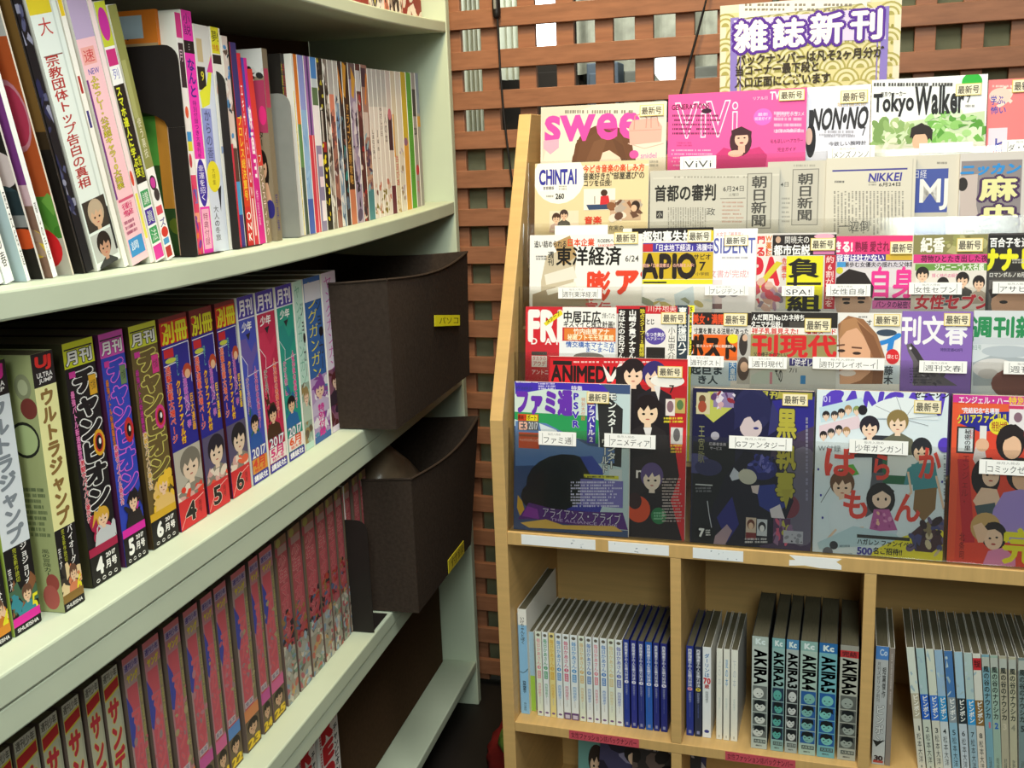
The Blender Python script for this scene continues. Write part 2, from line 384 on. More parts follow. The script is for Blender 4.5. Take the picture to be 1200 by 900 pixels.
# ------------------------------------------------------------------ wooden lattice screens
def lattice(label, x0, x1, hx, hz, hw=.0445, backing=False):
    r = empty('lattice_screen', Matrix.Translation(((x0 + x1) / 2, .61, FL)), label, 'lattice screen', 'wooden lattice screens')
    X = lambda v: v - (x0 + x1) / 2; Z = lambda v: v - FL; pit = .0817; sl = pit - hw; k = -20
    while True:
        zt = hz + .0815 * k
        if zt > 1.3: break
        if zt - sl > FL + .01:
            b = MB(); b.box(X(x0), X(x1), -.010, .0035, Z(zt - sl), Z(zt)); b.build('horizontal_slat', LATTH, r, bevel=.0012)
        k += 1
    i = -30
    while True:
        xr = hx + pit * i
        if xr > x1: break
        if xr - sl >= x0 - .001:
            b = MB(); b.box(X(xr - sl), X(xr), .004, .018, .012, Z(1.28)); b.build('vertical_slat', LATT, r, bevel=.0012)
        i += 1
    if backing:
        b = MB(); b.box(X(x0), X(x1), .024, .032, .012, Z(backing)); b.build('backing_board', OLIVE, r)
    return r
lattice('reddish brown lattice screen with open upper holes, beside the green bookcase', -.62, .371, -.269, .8255, backing=.645)
lattice('reddish brown lattice screen with closed olive openings, behind the rack on the right', .376, 1.36, .665, .769, backing=1.28)

# ------------------------------------------------------------------ left bookcase
def bookcase():
    r = empty('bookcase', ML(0, 0, FL), 'mint cream painted wooden bookcase with sagging shelves on the left', 'bookcase')
    Z = lambda z: z - FL; S0 = YI - LC
    def board(k, th, d0, d1, drop=0.0, lip=0.0):
        b = MB(); rings = []; n = 30
        for i in range(n + 1):
            s = S0 + (YI - S0) * i / n; z = Z(top(k, s)) - drop
            rings.append([(s, d0, z - th), (s, d0, z), (s, d1, z), (s, d1, z - th)])
        b.loft(rings); return b
    for k, th, lip in (('0', .022, 0), ('A', .0265, 0), ('B', .030, .030), ('C', .026, .026), ('D', .020, 0)):
        o = board(k, th, 0.0, .30).build('shelf', PAINT, r, bevel=.0025)
        if lip: board(k, lip, 0.0015, .022, drop=th + .0003).build('front_strip', PAINT, o, bevel=.002)
    for s0 in (YI + .0004, S0 - .0239):
        b = MB(); b.box(s0, s0 + .0235, -.001, .30, 0.0, 1.78); b.build('side_panel', PAINT, r, bevel=.0025)
    b = MB(); b.box(S0 - .0003, YI + .0003, .3003, .308, .02, 1.76); b.build('back_panel', CASEBACK, r)
    return r
CASE = bookcase()

# ------------------------------------------------------------------ wooden magazine rack
RX1 = 1.14
RACK = empty('magazine_rack', Matrix.Translation((0, 0, FL)), 'light beech magazine rack with stepped clear pockets over book cubbies', 'magazine rack')
def rack():
    r = RACK; Z = lambda z: z - FL
    prof = [(0, 0), (0, Z(.189)), (.2174, Z(.6764)), (.305, Z(.6764)), (.305, 0)]
    for x0 in (-.0223, RX1):
        b = MB(); b.prism(prof, x0, x0 + .0221); b.build('side_panel', BEECH, r, bevel=.0012)
    b = MB(); b.box(0, RX1, .296, .304, .01, Z(.60)); b.build('back_panel', BEECH, r)
    b = MB(); b.box(0, RX1, 0, .295, Z(-.0228), Z(0)); led = b.build('ledge', BEECHH, r, bevel=.001)
    for z in (-.3464, -.605):
        b = MB(); b.box(0, RX1, .0, .295, Z(z - .0178), Z(z)); sh = b.build('shelf', BEECHH, r, bevel=.001)
        if z > -.4: lowshelf = sh
    for xa, xb in ((.2702, .2874), (.5617, .5794), (.8535, .871)):
        for za, zb in ((-.3462, -.0230), (-.6048, -.3644)):
            b = MB(); b.box(xa, xb, .0006, .295, Z(za), Z(zb)); b.build('divider', BEECH, r, bevel=.001)
    acr = []
    for k, (y, z) in enumerate(ROWS):
        if k:
            b = MB(); b.box(0.0005, RX1 - .0005, y - .004, y + .026, Z(z - .007), Z(z - .0015)); b.build('pocket_shelf', BEECHH, r)
        M = Matrix.Translation((0, 0, -FL)) @ MR(k)
        b = MB(); b.box(.001, RX1 - .001, -.0098, -.0073, .002 if k == 0 else -.004, .170); a = b.build('clear_pocket_panel', ACRYL, r, M=M); acr.append(a)
    f = lambda u, v: (lambda q: (q.x, q.z))(hit(u, v, Vector((0, 0, 0)), Vector((0, 1, 0))))
    for q, nm, col, t in ((((611, 627), (698, 644.5)), 'white_tape', 'f2f4f4', ''), (((713, 635.5), (784, 651)), 'white_tape', 'f2f4f4', ''), (((812, 643.5), (871, 657)), 'white_tape', 'eef2f4', ''),
                          (((925, 652.5), (986, 667)), 'torn_white_tape', 'f4f4f2', 't'),
                          (((667, 858), (749, 879)), 'pink_label', 'c9535f', '女性ファッション誌バックナンバー'), (((850, 886), (932, 904)), 'pink_label', 'c9535f', '女性ファッション誌バックナンバー')):
        (xa, za), (xb, zb) = f(*q[0]), f(*q[1])
        if t and t != 't' or nm == 'pink_label': za, zb = -.3476, -.3632
        else:
            za, zb = (-.0025, -.0195)
        w, h = xb - xa, za - zb; A = Art(w, h); A.rect(0, 0, 1, 1, col)
        if t == 't':
            A.poly([(0, 0), (.12, .4), (0, .45)], 'cfae6e'); A.poly([(1, 0), (.9, .3), (1, .6)], 'cfae6e'); A.poly([(0, 1), (.3, .86), (.6, 1)], 'cfae6e')
        elif t: A.txt(t, .5, .5, .94, .72, '4a1a20', b=.01)
        else: A.busy(.05, .05, .95, .95, ['d9dde0', 'c9cfd4', 'a7adb3'], 5, int(w * 1e5), .06, .12)
        b = MB(); sheet(b, A); b.box(0, w, .0002, .0008, 0, h, lin(col)); o = b.build(nm, PRINT, lowshelf if nm == 'pink_label' else led)
        o.matrix_local = Matrix.Translation((xa, -.0011, zb - FL))
        o['label'] = 'pink paper label with dark lettering' if nm == 'pink_label' else 'white tape strip'
    return acr
def sheet(b, A, y0=0.0, flip=None):           # lays an Art on the y = y0 face, each ink a hair above the last
    for poly, c, n in A.F:
        y = y0 - STEP * n
        b.face([(x, y, z) for x, z in poly] if flip is None else [(y, flip - x, z) for x, z in poly], c)
ACR = rack()
LABELS = [  # pocket, photo box, words
 (0, (631, 506, 675, 522), 'ファミ通'), (0, (708, 509, 768, 525), 'アニメディア'), (0, (854, 512, 928, 527), 'Gファンタジー'), (0, (995, 516, 1064, 532), '少年ガンガン'), (0, (1147, 540, 1228, 557), 'コミックゼノン'),
 (1, (805, 417, 848, 430), '週刊ポスト'), (1, (877, 418, 922, 432), '週刊現代'), (1, (952, 419, 1036, 433), '週刊プレイボーイ'), (1, (1077, 423, 1133, 437), '週刊文春'), (1, (1176, 424, 1240, 439), '週刊新潮'),
 (2, (654, 337, 705, 350), '週刊東洋経済'), (2, (826, 334, 877, 346), 'プレジデント'), (2, (916, 335, 954, 347), 'SPA!'), (2, (968, 333, 1020, 347), '女性自身'), (2, (1065, 331, 1127, 345), '女性セブン'), (2, (1163, 330, 1232, 344), 'アサヒ芸能'),
 (3, (650, 264, 712, 276), ''),
 (4, (797, 183, 839, 198), 'ViVi'), (4, (970, 171, 1025, 187), 'メンズノンノ'), (4, (1077, 167, 1140, 179), ''), (4, (1174, 163, 1240, 178), 'ダ・ヴィンチ')]
for k, (x0, y0, x1, y1), t in LABELS:
    M = MR(k, 0, -.0105); f = pxf(M); cx, cz = f((x0 + x1) / 2, (y0 + y1) / 2); w = f(x1, (y0 + y1) / 2)[0] - f(x0, (y0 + y1) / 2)[0]; h = f(x0, y0)[1] - f(x0, y1)[1]
    A = Art(w, h); A.rect(0, 0, 1, 1, 'f6f5f2')
    if t:
        A.txt('毎月入荷の', .42, .2, .34, .18, '9a9a98'); A.txt(t, .5, .62, min(.78, .15 * len(t) + .16), .52, '3a3c40', b=.0)
        A.rect(.1, .12, .108, .92, '55585c'); A.rect(.9, .12, .908, .92, '55585c')
    b = MB(); sheet(b, A); b.box(0, w, .0001, .0006, 0, h, lin('f6f5f2'))
    o = b.build('title_label', PRINT, ACR[k]); o.matrix_local = Matrix.Translation((cx - w / 2, -.0106, cz - h / 2)); o['label'] = 'white paper title label' + ('' if t else ' with nothing written on it')

# ------------------------------------------------------------------ printed volumes
def volume(name, label, cat, group, M, Wd, D, H, art, cover='e9e5da', pages=PAGES, side=None, mag=False, t=.0007):
    r = empty(name, M, label, cat, group)
    b = MB(); cc = lin(cover)
    b.box(0, Wd, 0, t, 0, H, cc)
    if mag:
        b.box(0, Wd, D - t, D, 0, H, cc); b.box(0, t, t, D - t, 0, H, cc)
    else:
        b.box(0, t, t, D, 0, H, cc); b.box(Wd - t, Wd, t, D, 0, H, cc)
    if art: sheet(b, art, -STEP)
    if side: sheet(b, side, -STEP, D)
    b.build('front_cover' if mag else 'cover', PRINT, r)
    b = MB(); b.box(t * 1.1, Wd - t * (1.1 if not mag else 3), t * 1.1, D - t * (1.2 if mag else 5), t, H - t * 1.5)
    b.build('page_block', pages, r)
    return r
def lspine(k, xb0, xb1, yb, xt0, H, d=-.041, lean=None, gap=.0006):
    """bottom-left / bottom-right photo x at height yb, top-left x gives the lean unless fixed; returns matrix and thickness"""
    s0 = onL(xb0, yb, d)[0]; s1 = onL(xb1, yb, d)[0]
    return s0, max(.0022, s1 - s0 - gap)
# ------------------------------------------------------------------ spines on the left bookcase
NTH = 'first second third fourth fifth sixth seventh eighth ninth tenth eleventh twelfth thirteenth fourteenth fifteenth sixteenth seventeenth eighteenth nineteenth twentieth twenty-first twenty-second twenty-third twenty-fourth'.split()
def lbook(k, x0, x1, yb, H, art_fn, label, group, lean=0.0, d=-.041, D=.182, cover='e9e5da', pages=PAGES, side=None, th=None, name='magazine', cat='magazine', lift=.0006, s_at=None):
    s0, w = lspine(k, x0, x1, yb, 0, H, d)
    if th: w = th
    if s_at is not None: s0 = s_at
    M = ML(s0, d, top(k, s0) + lift, lean)
    A = Art(w, H); art_fn(A)
    SA = None
    if side: SA = Art(D, H); side(SA)
    return volume(name, label, cat, group, M, w, D, H, A, cover, pages, SA)

G = 'magazines on the upper left shelf'
def bands(*bs, base='ffffff'):                # horizontal colour bands from the top down: (v0, v1, colour)
    def f(A):
        A.rect(0, 0, 1, 1, base)
        for q in bs:
            if len(q) == 3: A.rect(0, q[0], 1, q[1], q[2])
    return f
LN = -.225
def a_white(t, c='3a3a3a', base='f3f2ee', v0=.6, v1=.95):
    def f(A): A.rect(0, 0, 1, 1, base); A.vt(t, .55, (v0 + v1) / 2, .62, v1 - v0, c)
    return f
lbook('A', -13, -4, 345, .28, a_white('文藝春秋増刊'), 'white magazine cut by the left photo edge, lowest on the upper shelf', G, LN)
lbook('A', -2, 6.5, 343, .285, a_white('特集号の本'), 'white leaning magazine, first from the left photo edge', G, LN)
lbook('A', 8, 19, 341, .285, a_white('週刊文学の春', v0=.62), 'white leaning magazine with small black letters, second from the left photo edge', G, LN, side=bands(base='dfe6e8'))
lbook('A', 33, 37.5, 337, .287, a_white('歴史街道', v0=.7), 'white leaning magazine with pale blue grey cover, left of the dark photo cover', G, LN, side=bands(base='b9cdd6'))
def s_dark(A):
    A.rect(0, 0, 1, 1, '23201d'); A.rect(0, 0, 1, .36, '8d8a88'); A.rect(0, .36, 1, .5, '2d4048'); A.ell(.93, .63, .1, .06, 'd9c9cb'); A.ell(.9, .73, .12, .05, '31464f')
    A.ell(.95, .86, .1, .035, 'cf5327'); A.rect(0, .7, 1, .78, '27363d'); A.rect(.8, .78, 1, .82, '8c8f92')
lbook('A', 51.5, 54, 333.5, .287, bands(base='cfcac4'), 'thin magazine with a dark photo cover and an orange spot, upper left shelf', G, LN, side=s_dark)
def s_purple(A):
    A.rect(0, 0, 1, 1, '8a6a5c'); A.rect(0, 0, 1, .35, 'b49ab6'); A.rect(0, .3, 1, .68, '7d3c86'); A.rect(0, .68, 1, .75, 'd8b9c4'); A.ell(.95, .88, .07, .05, 'd7b93a'); A.busy(.5, .76, 1, .98, ['9b7d6c', '6f5245', 'a98d7c'], 14, 3)
lbook('A', 63, 69, 330.5, .287, lambda A: (A.rect(0, 0, 1, 1, 'eceeec'), A.vt('暮しの手帖', .5, .84, .5, .2, '4a4038')), 'white spined magazine with a purple and brown cover', G, LN, side=s_purple)
def s_orange(A):
    A.rect(0, 0, 1, 1, 'b3aea4'); A.rect(0, 0, 1, .22, 'b9b9b6'); A.rect(0, .2, 1, .74, 'b4552a'); A.ell(.9, .45, .1, .12, 'c8889a'); A.ell(.91, .45, .08, .1, 'b43a58')
    A.rect(0, .72, 1, .86, '4f8a35'); A.busy(.6, .72, 1, .86, ['3f7a2b', '6fa548', '7fb35a'], 22, 5, .3, .3); A.ell(.86, .9, .12, .075, 'd3232a')
lbook('A', 86, 88, 327.5, .287, bands(base='d7cdbc'), 'magazine with an orange cover, green leaves and a red disc', G, LN, side=s_orange)
def s_black(A):
    A.rect(0, 0, 1, 1, '1d1815'); A.rect(.8, 0, 1, .55, '7a5a2e'); A.rect(.8, .5, 1, .56, '3a2c1c')
lbook('A', 99.5, 101, 325.5, .287, bands(base='2b2622'), 'black covered magazine with a brown upper half', G, LN, side=s_black)
def a_star(A):
    A.rect(0, 0, 1, 1, '17171c'); A.busy(0, .1, 1, .8, ['2c2f4e', '4d5070', '23264a', '888aa0'], 26, 8, .7, .05)
lbook('A', 102.5, 111.5, 324, .287, a_star, 'dark starry blue black magazine beside the black one', G, LN, cover='17171c')
def a_faces(A):
    A.rect(0, 0, 1, 1, 'dfe8e2'); A.rect(0, .02, .78, .13, 'd9c62e'); A.vt('大', .42, .17, .5, .06, 'b5322c'); A.rect(.1, .26, .8, .264, '7a4a44')
    A.vt('宗教団体トップ告白の真相', .36, .485, .5, .45, 'a8322c', b=.02); A.rect(.78, .05, .84, .76, 'c8d2cc')
    A.rect(.05, .755, .95, .865, '3a332c'); A.head(.5, .81, .55, .09, 'b8a58c', 'cfa888', eyes='2a2018'); A.rect(.05, .875, .95, .975, 'b6b9b4'); A.head(.5, .925, .5, .085, '241c18', 'b98d74', body='3a3c3c'); A.rect(.9, .8, .98, .96, '2c2c2c')
lbook('A', 115, 145, 321, .29, a_faces, 'thick white spine with red vertical letters over two portrait photos', G, LN)
lbook('A', 146.5, 152, 315, .287, lambda A: (A.rect(0, 0, 1, 1, 'f0eee6'), A.rect(.1, .02, .9, .1, 'e3c52a'), A.rect(.2, .3, .7, .36, 'a8302c'), A.rect(.2, .42, .7, .48, '3c3378')), 'thin white magazine beside the one with portraits', G, LN)
def a_pink(A):
    A.rect(0, 0, 1, 1, 'f2c3cb'); A.rect(0, 0, 1, .16, 'b9a7c9'); A.rect(.1, .19, .8, .25, 'e9a9a2'); A.txt('速', .45, .22, .55, .045, 'c9393d'); A.txt('NEW', .5, .275, .6, .02, '5b55a8')
    A.rect(0, .3, .1, .74, '74347e'); A.vt('ふなっしー・公式超キャラ10大発表', .42, .5, .44, .42, 'ddd13c', o='6b6722', ow=.05)
    A.rect(.1, .745, .98, .755, 'd15a78'); A.vt('衝撃', .5, .79, .66, .055, 'd8236a'); A.smalltext(.12, .825, .9, .885, 'b05a78', 3, 2); A.rect(.08, .9, .92, .97, '3d8fc9'); A.txt('調', .4, .93, .44, .035, 'e6eef4')
lbook('A', 155.5, 176, 311, .283, a_pink, 'pink spine with yellow outlined letters and a blue square', G, LN)
lbook('A', 176.5, 181.5, 306, .283, lambda A: (A.rect(0, 0, 1, 1, 'f1dcdc'), A.ell(.4, .66, .35, .03, 'd34a32'), A.rect(.2, .72, .8, .9, 'e3dc58')), 'thin pale pink magazine with a yellow stripe', G, LN)
def a_smart(A):
    A.rect(0, 0, 1, 1, 'f3f3f0'); A.rect(0, 0, 1, .16, 'c4cc3a'); A.ell(.5, .08, .45, .06, 'c4309a'); A.rect(.05, .17, .95, .23, 'c9327a'); A.txt('列', .5, .26, .6, .04, '6c6cc0'); A.rect(0, .3, 1, .68, '241f1c')
    A.vt('スマホ達人に学ぶ技', .36, .48, .5, .35, 'd9df2e', b=.03); A.vt('厳選', .78, .62, .3, .09, 'd9df2e')
    for v, c, t in ((.71, '3f9a5c', '講'), (.785, '4b2f96', '眞'), (.86, '3f9a5c', '法')): A.rect(.08, v, .9, v + .065, c); A.txt(t, .5, v + .033, .6, .05, 'd9e3d9')
    A.rect(.05, .935, .95, .992, 'd93a9a')
lbook('A', 182.5, 194, 303.5, .28, a_smart, 'white spine with green and violet squares under a black band', G, LN)
def a_olive(A):
    A.rect(0, 0, 1, 1, 'f2f0ec'); A.rect(0, 0, 1, .62, '8b8c4e'); A.rect(.1, .2, .6, .42, 'a4a568'); A.vt('使う裏技', .5, .5, .5, .16, 'dedac2'); A.ell(.45, .68, .4, .03, '2a2022'); A.ell(.45, .68, .3, .022, 'c93c9a'); A.ell(.6, .73, .34, .026, '3c3634')
    A.rect(.1, .775, .85, .81, 'd84a5a'); A.txt('ズ', .5, .845, .7, .036, '3a3390'); A.ell(.5, .885, .42, .022, 'cf3a2c'); A.rect(.1, .91, .8, .935, '4f97c8'); A.rect(.1, .945, .8, .99, 'b0342f')
lbook('A', 195.5, 205, 299, .28, a_olive, 'olive topped white spine with a pink dot, against the black bookend', G, LN)
# books between the bookends
def a_multi(A):
    A.rect(0, 0, 1, 1, 'eee9e6'); A.rect(0, 0, 1, .1, 'd83a88'); A.rect(.1, .12, 1, .3, '3a2a30'); A.txt('月', .5, .17, .7, .05, 'e3c3d3'); A.ell(.5, .4, .3, .025, 'e05a3a'); A.rect(.1, .48, .9, .54, '3f8fcf'); A.rect(.1, .52, .9, .56, 'd9d23a')
    A.ell(.3, .6, .25, .03, 'c93a4a'); A.rect(0, .66, 1, 1, 'e0456c'); A.rect(.15, .72, .85, .78, '5a7fc0'); A.rect(.1, .82, .9, .86, 'f0a080'); A.busy(0, .68, 1, .99, ['e87a3a', 'd8305a', '7a3a9a'], 10, 4, .6, .1)
lbook('A', 232.5, 239, 298.5, .283, a_multi, 'pink and white spine with mixed colour blocks, right after the large black bookend', G)
def a_magenta(A):
    A.rect(0, 0, 1, 1, 'ea39b0'); A.vt('小説', .5, .055, .7, .09, '4a1c58'); A.rect(0, .12, 1, .17, '1f1a1e'); A.vt('・・・', .5, .145, .5, .03, 'ffffff'); A.vt('なんと', .5, .27, .74, .16, '3a2a86', b=.03)
    A.vt('特別付録つき大増刊号', .5, .48, .4, .24, '5a1c66'); A.rect(0, .6, 1, .8, 'f3f0f4'); A.ell(.5, .7, .48, .1, '3f2c9e'); A.vt('幸運を招く', .5, .7, .6, .15, 'e8e4f4'); A.rect(.12, .81, .88, .98, 'f0b0c8'); A.vt('特典付録', .5, .895, .5, .14, '9a2c5a')
lbook('A', 239.5, 251, 297.5, .288, a_magenta, 'bright magenta spine with a violet oval', G)
def a_blue(A):
    A.rect(0, 0, 1, 1, 'cfd6e6'); A.rect(0, 0, 1, .18, 'd9d8d4'); A.rect(.1, .06, .45, .16, 'c9b48a'); A.rect(0, .18, .5, .28, '2a241f'); A.txt('9', .3, .22, .2, .04, 'd9d23a'); A.poly([(0, .29), (.5, .26), (.9, .13), (1, .16), (.6, .34), (.1, .36)], 'dfe03a'); A.poly([(.6, .2), (1, .12), (1, .2)], 'e0489a')
    A.rect(0, .36, .62, .64, '8c95cf'); A.vt('からの番組', .35, .5, .42, .27, '4a4f7a'); A.ell(.4, .66, .42, .07, 'e0d22e', n=24); A.vt('大特集', .42, .66, .22, .08, '8a7a1a'); A.vt('大人の冬旅', .35, .87, .36, .16, '3a3a40'); A.poly([(.6, .72), (.85, .7), (.68, .82)], '24222a')
lbook('A', 251.5, 269, 293, .275, a_blue, 'pale blue and white spine with a yellow round spot, left of the small black bookend', G)
def a_yel(A): A.rect(0, 0, 1, 1, 'e8e4dc'); A.rect(0, 0, .85, .115, 'e0d92e'); A.txt('夢!', .42, .04, .7, .05, '2a2618'); A.txt('特集', .42, .09, .7, .03, 'c9502a'); A.rect(0, .12, .9, .16, '2a2522'); A.busy(0, .17, 1, .95, ['d8d4cf', '8fa0c0', 'c8a090', '6a5a5a'], 20, 6, .7, .06)
lbook('A', 270, 280.5, 290.5, .276, a_yel, 'spine with a yellow top square, hidden behind the small black bookend', G)
def a_red1(A): A.rect(0, 0, 1, 1, 'd8c8c0'); A.busy(0, 0, 1, .5, ['5a4a40', '4f8fc8', 'e6e2dc', '8a6a5a', '30404a'], 22, 7, .8, .06); A.rect(0, .5, .3, 1, 'd0344a'); A.rect(.3, .52, 1, .68, '5a3c34'); A.rect(.3, .68, 1, .84, '4c9ad0'); A.rect(.3, .84, 1, 1, '3c3a86')
lbook('A', 281.5, 288, 287, .268, a_red1, 'narrow spine with red edge and blue block, right after the small black bookend', G)
def a_onk(A): A.rect(0, 0, 1, 1, 'cf3330'); A.rect(0, 0, .25, 1, '2a2020'); A.rect(.3, 0, 1, .36, '39346e'); A.rect(.25, .36, 1, .8, 'd8452a'); A.vt('プロレス総決算号', .62, .56, .5, .42, 'f0c53a', b=.02); A.vt('ONK', .62, .9, .5, .15, 'f4f0ea', b=.02)
lbook('A', 288.5, 298, 285, .262, a_onk, 'red spine with yellow letters ending in white capitals', G, -.012)
lbook('A', 298.6, 303.5, 282, .25, lambda A: (A.rect(0, 0, 1, 1, 'd42f3f'), A.vt('エキサイトNOW', .5, .45, .5, .6, 'f2e8e8'), A.rect(.3, .75, .7, .95, 'f0c8c8')), 'thin red spine with small white letters', G, -.027)
lbook('A', 304.2, 311.5, 280, .245, lambda A: (A.rect(0, 0, 1, 1, 'd3268a'), A.rect(.1, 0, .5, .42, '4a4aa8'), A.vt('映画ヨ', .62, .45, .5, .4, 'f6eef4', b=.03), A.vt('特別版', .4, .8, .34, .2, 'f0c0da')), 'magenta spine with large white katakana', G, -.045)
lbook('A', 312.5, 318.5, 277.5, .232, lambda A: (A.rect(0, 0, 1, 1, '8f7f63'), A.rect(0, 0, 1, .55, 'd43a34'), A.vt('ファンタスティック', .5, .72, .6, .48, 'f2e6da', o='8a3a3a', ow=.06)), 'red and khaki leaning spine with white outlined letters', G, -.07)
def s_idol(A):
    A.rect(0, 0, 1, 1, '8a7c66'); A.f = lambda u, v: ((.74 + .26 * (u - .5) / .5) * A.W, (1 - v) * A.H)
    A.rect(0, 0, 1, 1, '8a7c66'); A.rect(.5, 0, 1, .14, 'd3d2ce'); A.busy(.5, .1, 1, .17, ['2c2a28', 'c9c8c4'], 16, 3, .3, .3); A.rect(.5, .16, 1, .43, 'a83a5c'); A.rect(.72, .17, .78, .43, '9a7a5a'); A.ell(.93, .34, .06, .05, 'e0307a')
    A.vt('ター', .88, .46, .08, .08, '2f2a20'); A.head(.86, .6, .15, .14, '1d1512', 'd8ab8c', long=True); A.poly([(.78, .76), (.8, .69), (.92, .69), (.97, .8), (.9, .86)], 'd3a586'); A.ell(.93, .83, .07, .05, '2f2a78')
lbook('A', 325, 331, 276.5, .262, lambda A: (A.rect(0, 0, 1, 1, '7d715c'), A.rect(.1, .1, .9, .3, 'b03a5a'), A.vt('写真集', .5, .85, .5, .2, '2c2878')), 'brown magazine showing a long haired woman on its cover, left of the grey bookend', G, -.005, side=s_idol)
SB = onL(352.5, 276, -.041)[0]
for i, (c1, c2, n) in enumerate((('2a2622', 'd8d22e', 'black spine with yellow letters'), ('2a2220', 'b8302c', 'black spine with red letters'), ('26201f', 'c23a34', 'dark spine with a dull red middle'))):
    lbook('A', 352, 356, 276, .262, lambda A: (A.rect(0, 0, 1, 1, c1), A.vt('特選週刊人物実話', .5, .3, .7, .5, c2, b=.02)), n + ', ' + NTH[i] + ' of three rising behind the grey bookend', G, d=-.052, cover=c1, th=.0038, s_at=SB + .0012 + i * .0042)
R_ = [  # x0, x1, yb, label, art
 (357, 358.4, 274.5, 'yellow edged white spine right of the grey bookend', lambda A: (A.rect(0, 0, 1, 1, 'f0ece4'), A.rect(0, .2, .62, 1, 'e3cf2c'), A.vt('クイズジャパン増刊', .32, .6, .36, .7, '3a3420'))),
 (358.5, 363, 273, 'orange spine turning green below', lambda A: (A.rect(0, 0, 1, 1, '4a5a4c'), A.rect(0, 0, 1, .38, 'd9782c'), A.rect(0, .38, 1, .62, '5f8a54'), A.rect(0, 0, .12, 1, 'c9cfc9'))),
 (363.5, 370, 271.5, 'light blue spine with a deeper blue foot', lambda A: (A.rect(0, 0, 1, 1, '8fb4dc'), A.rect(0, 0, 1, .3, '8f9ad6'), A.rect(0, .8, 1, 1, '4a66b4'), A.busy(0, .4, 1, .75, ['7aa6d8', '9cc0e4'], 9, 1))),
 (370.5, 377, 270, 'lilac spine with a red lower part', lambda A: (A.rect(0, 0, 1, 1, 'cf3c4e'), A.rect(0, 0, 1, .44, 'a274b4'), A.rect(.4, 0, .7, .44, '4e3470'), A.rect(.6, .44, .75, 1, 'e8b4b8'))),
 (377.5, 384, 268, 'spine with blue sky top and white blocks', lambda A: (A.rect(0, 0, 1, 1, '8f86a8'), A.rect(0, 0, 1, .12, '4a8bd0'), A.rect(0, .12, 1, .17, 'c9d4d8'), A.rect(0, .17, 1, .27, '5a7450'), A.rect(0, .27, 1, .5, 'ece6ec'), A.rect(.3, .55, 1, .62, 'eed8e4'), A.rect(.3, .68, 1, .74, 'eed8e4'), A.rect(.3, .82, 1, .94, 'f2e8f2'))),
 (384.5, 391, 266.5, 'black spine with yellow marks', lambda A: (A.rect(0, 0, 1, 1, '241f1c'), A.busy(0, 0, 1, .3, ['d8d4ce', 'b8b030', '50483c'], 14, 2, .6, .06), A.rect(.2, .3, .5, .5, 'b8b4ae'), A.rect(.2, .48, .8, .54, '9a2c2c'), A.busy(.1, .5, .9, .95, ['e3d22e'], 16, 5, .5, .05))),
 (391.5, 396, 264.5, 'black and white photo spine', lambda A: (A.rect(0, 0, 1, 1, '8a8078'), A.busy(0, 0, 1, .95, ['e6e2dc', '2c2622', 'c0b8ae', '50463e'], 40, 9, .8, .06))),
 (396.5, 402, 263, 'flesh toned photo spine', lambda A: (A.rect(0, 0, 1, 1, '9c6a5c'), A.rect(0, 0, 1, .2, 'b8b4b0'), A.rect(0, .2, 1, .5, 'd8826a'), A.busy(0, .3, 1, .95, ['5a3a3c', 'b87868', '7a4a48', 'c8c0c0'], 24, 3, .9, .06))),
 (402.5, 407, 261.5, 'grey blue photo spine', lambda A: (A.rect(0, 0, 1, 1, '7a93ae'), A.rect(0, 0, 1, .25, 'c3bfba'), A.busy(0, .2, 1, 1, ['5f86b8', 'dcd8d8', '3a3c4c', 'a8b4c4'], 26, 4, .9, .07))),
 (407.5, 412, 260, 'dark photo spine with curved orange stripe', lambda A: (A.rect(0, 0, 1, 1, '32282a'), A.poly([(.1, .02), (.9, .2), (.7, .26), (0, .1)], 'd88a3a'), A.busy(0, .3, 1, 1, ['5a6a80', '8a5a4a', '211b1c', '2f8a8a'], 24, 6, .9, .07))),
 (412.5, 419, 259, 'brown spine with gold letters', lambda A: (A.rect(0, 0, 1, 1, '3a2418'), A.poly([(.1, 0), (.7, .02), (.3, .22), (0, .2)], 'd89c38'), A.vt('ドラゴン世界攻略', .5, .5, .6, .5, 'c0924a', b=.03), A.rect(0, .78, 1, 1, 'c87a5a'))),
 (419.5, 427, 258, 'lavender spine with grey figures', lambda A: (A.rect(0, 0, 1, 1, '9f8fae'), A.rect(0, 0, 1, .1, '6a5a60'), A.poly([(.4, .02), (1, .1), (.6, .22), (.3, .2)], 'd8a03c'), A.busy(0, .2, 1, 1, ['c8bccc', '5a4c68', 'b8a8b8', 'e0d8e0', '38323c'], 36, 7, .7, .06))),
 (427.5, 433, 257, 'maroon and white spine with a red stripe', lambda A: (A.rect(0, 0, 1, 1, '5a3030'), A.rect(0, .04, .9, .17, 'd6d4d6'), A.busy(0, .2, 1, 1, ['d8c8c0', 'a83030', '3a2a34', '8a5a58'], 26, 8, .8, .06))),
 (433.5, 440.5, 256, 'spine with an orange hook at the top and teal foot', lambda A: (A.rect(0, 0, 1, 1, 'a87f74'), A.rect(0, .02, .8, .14, '4c3444'), A.poly([(.75, .05), (1, .06), (.6, .26), (.4, .24)], 'e08a3c'), A.rect(.1, .3, .8, .46, 'd8c6c0'), A.rect(0, .8, 1, 1, '4f8a94'), A.busy(0, .46, 1, .8, ['6a4a5c', '8fb0c0', 'c8a088', '4a3a58'], 22, 5, .8, .08))),
]
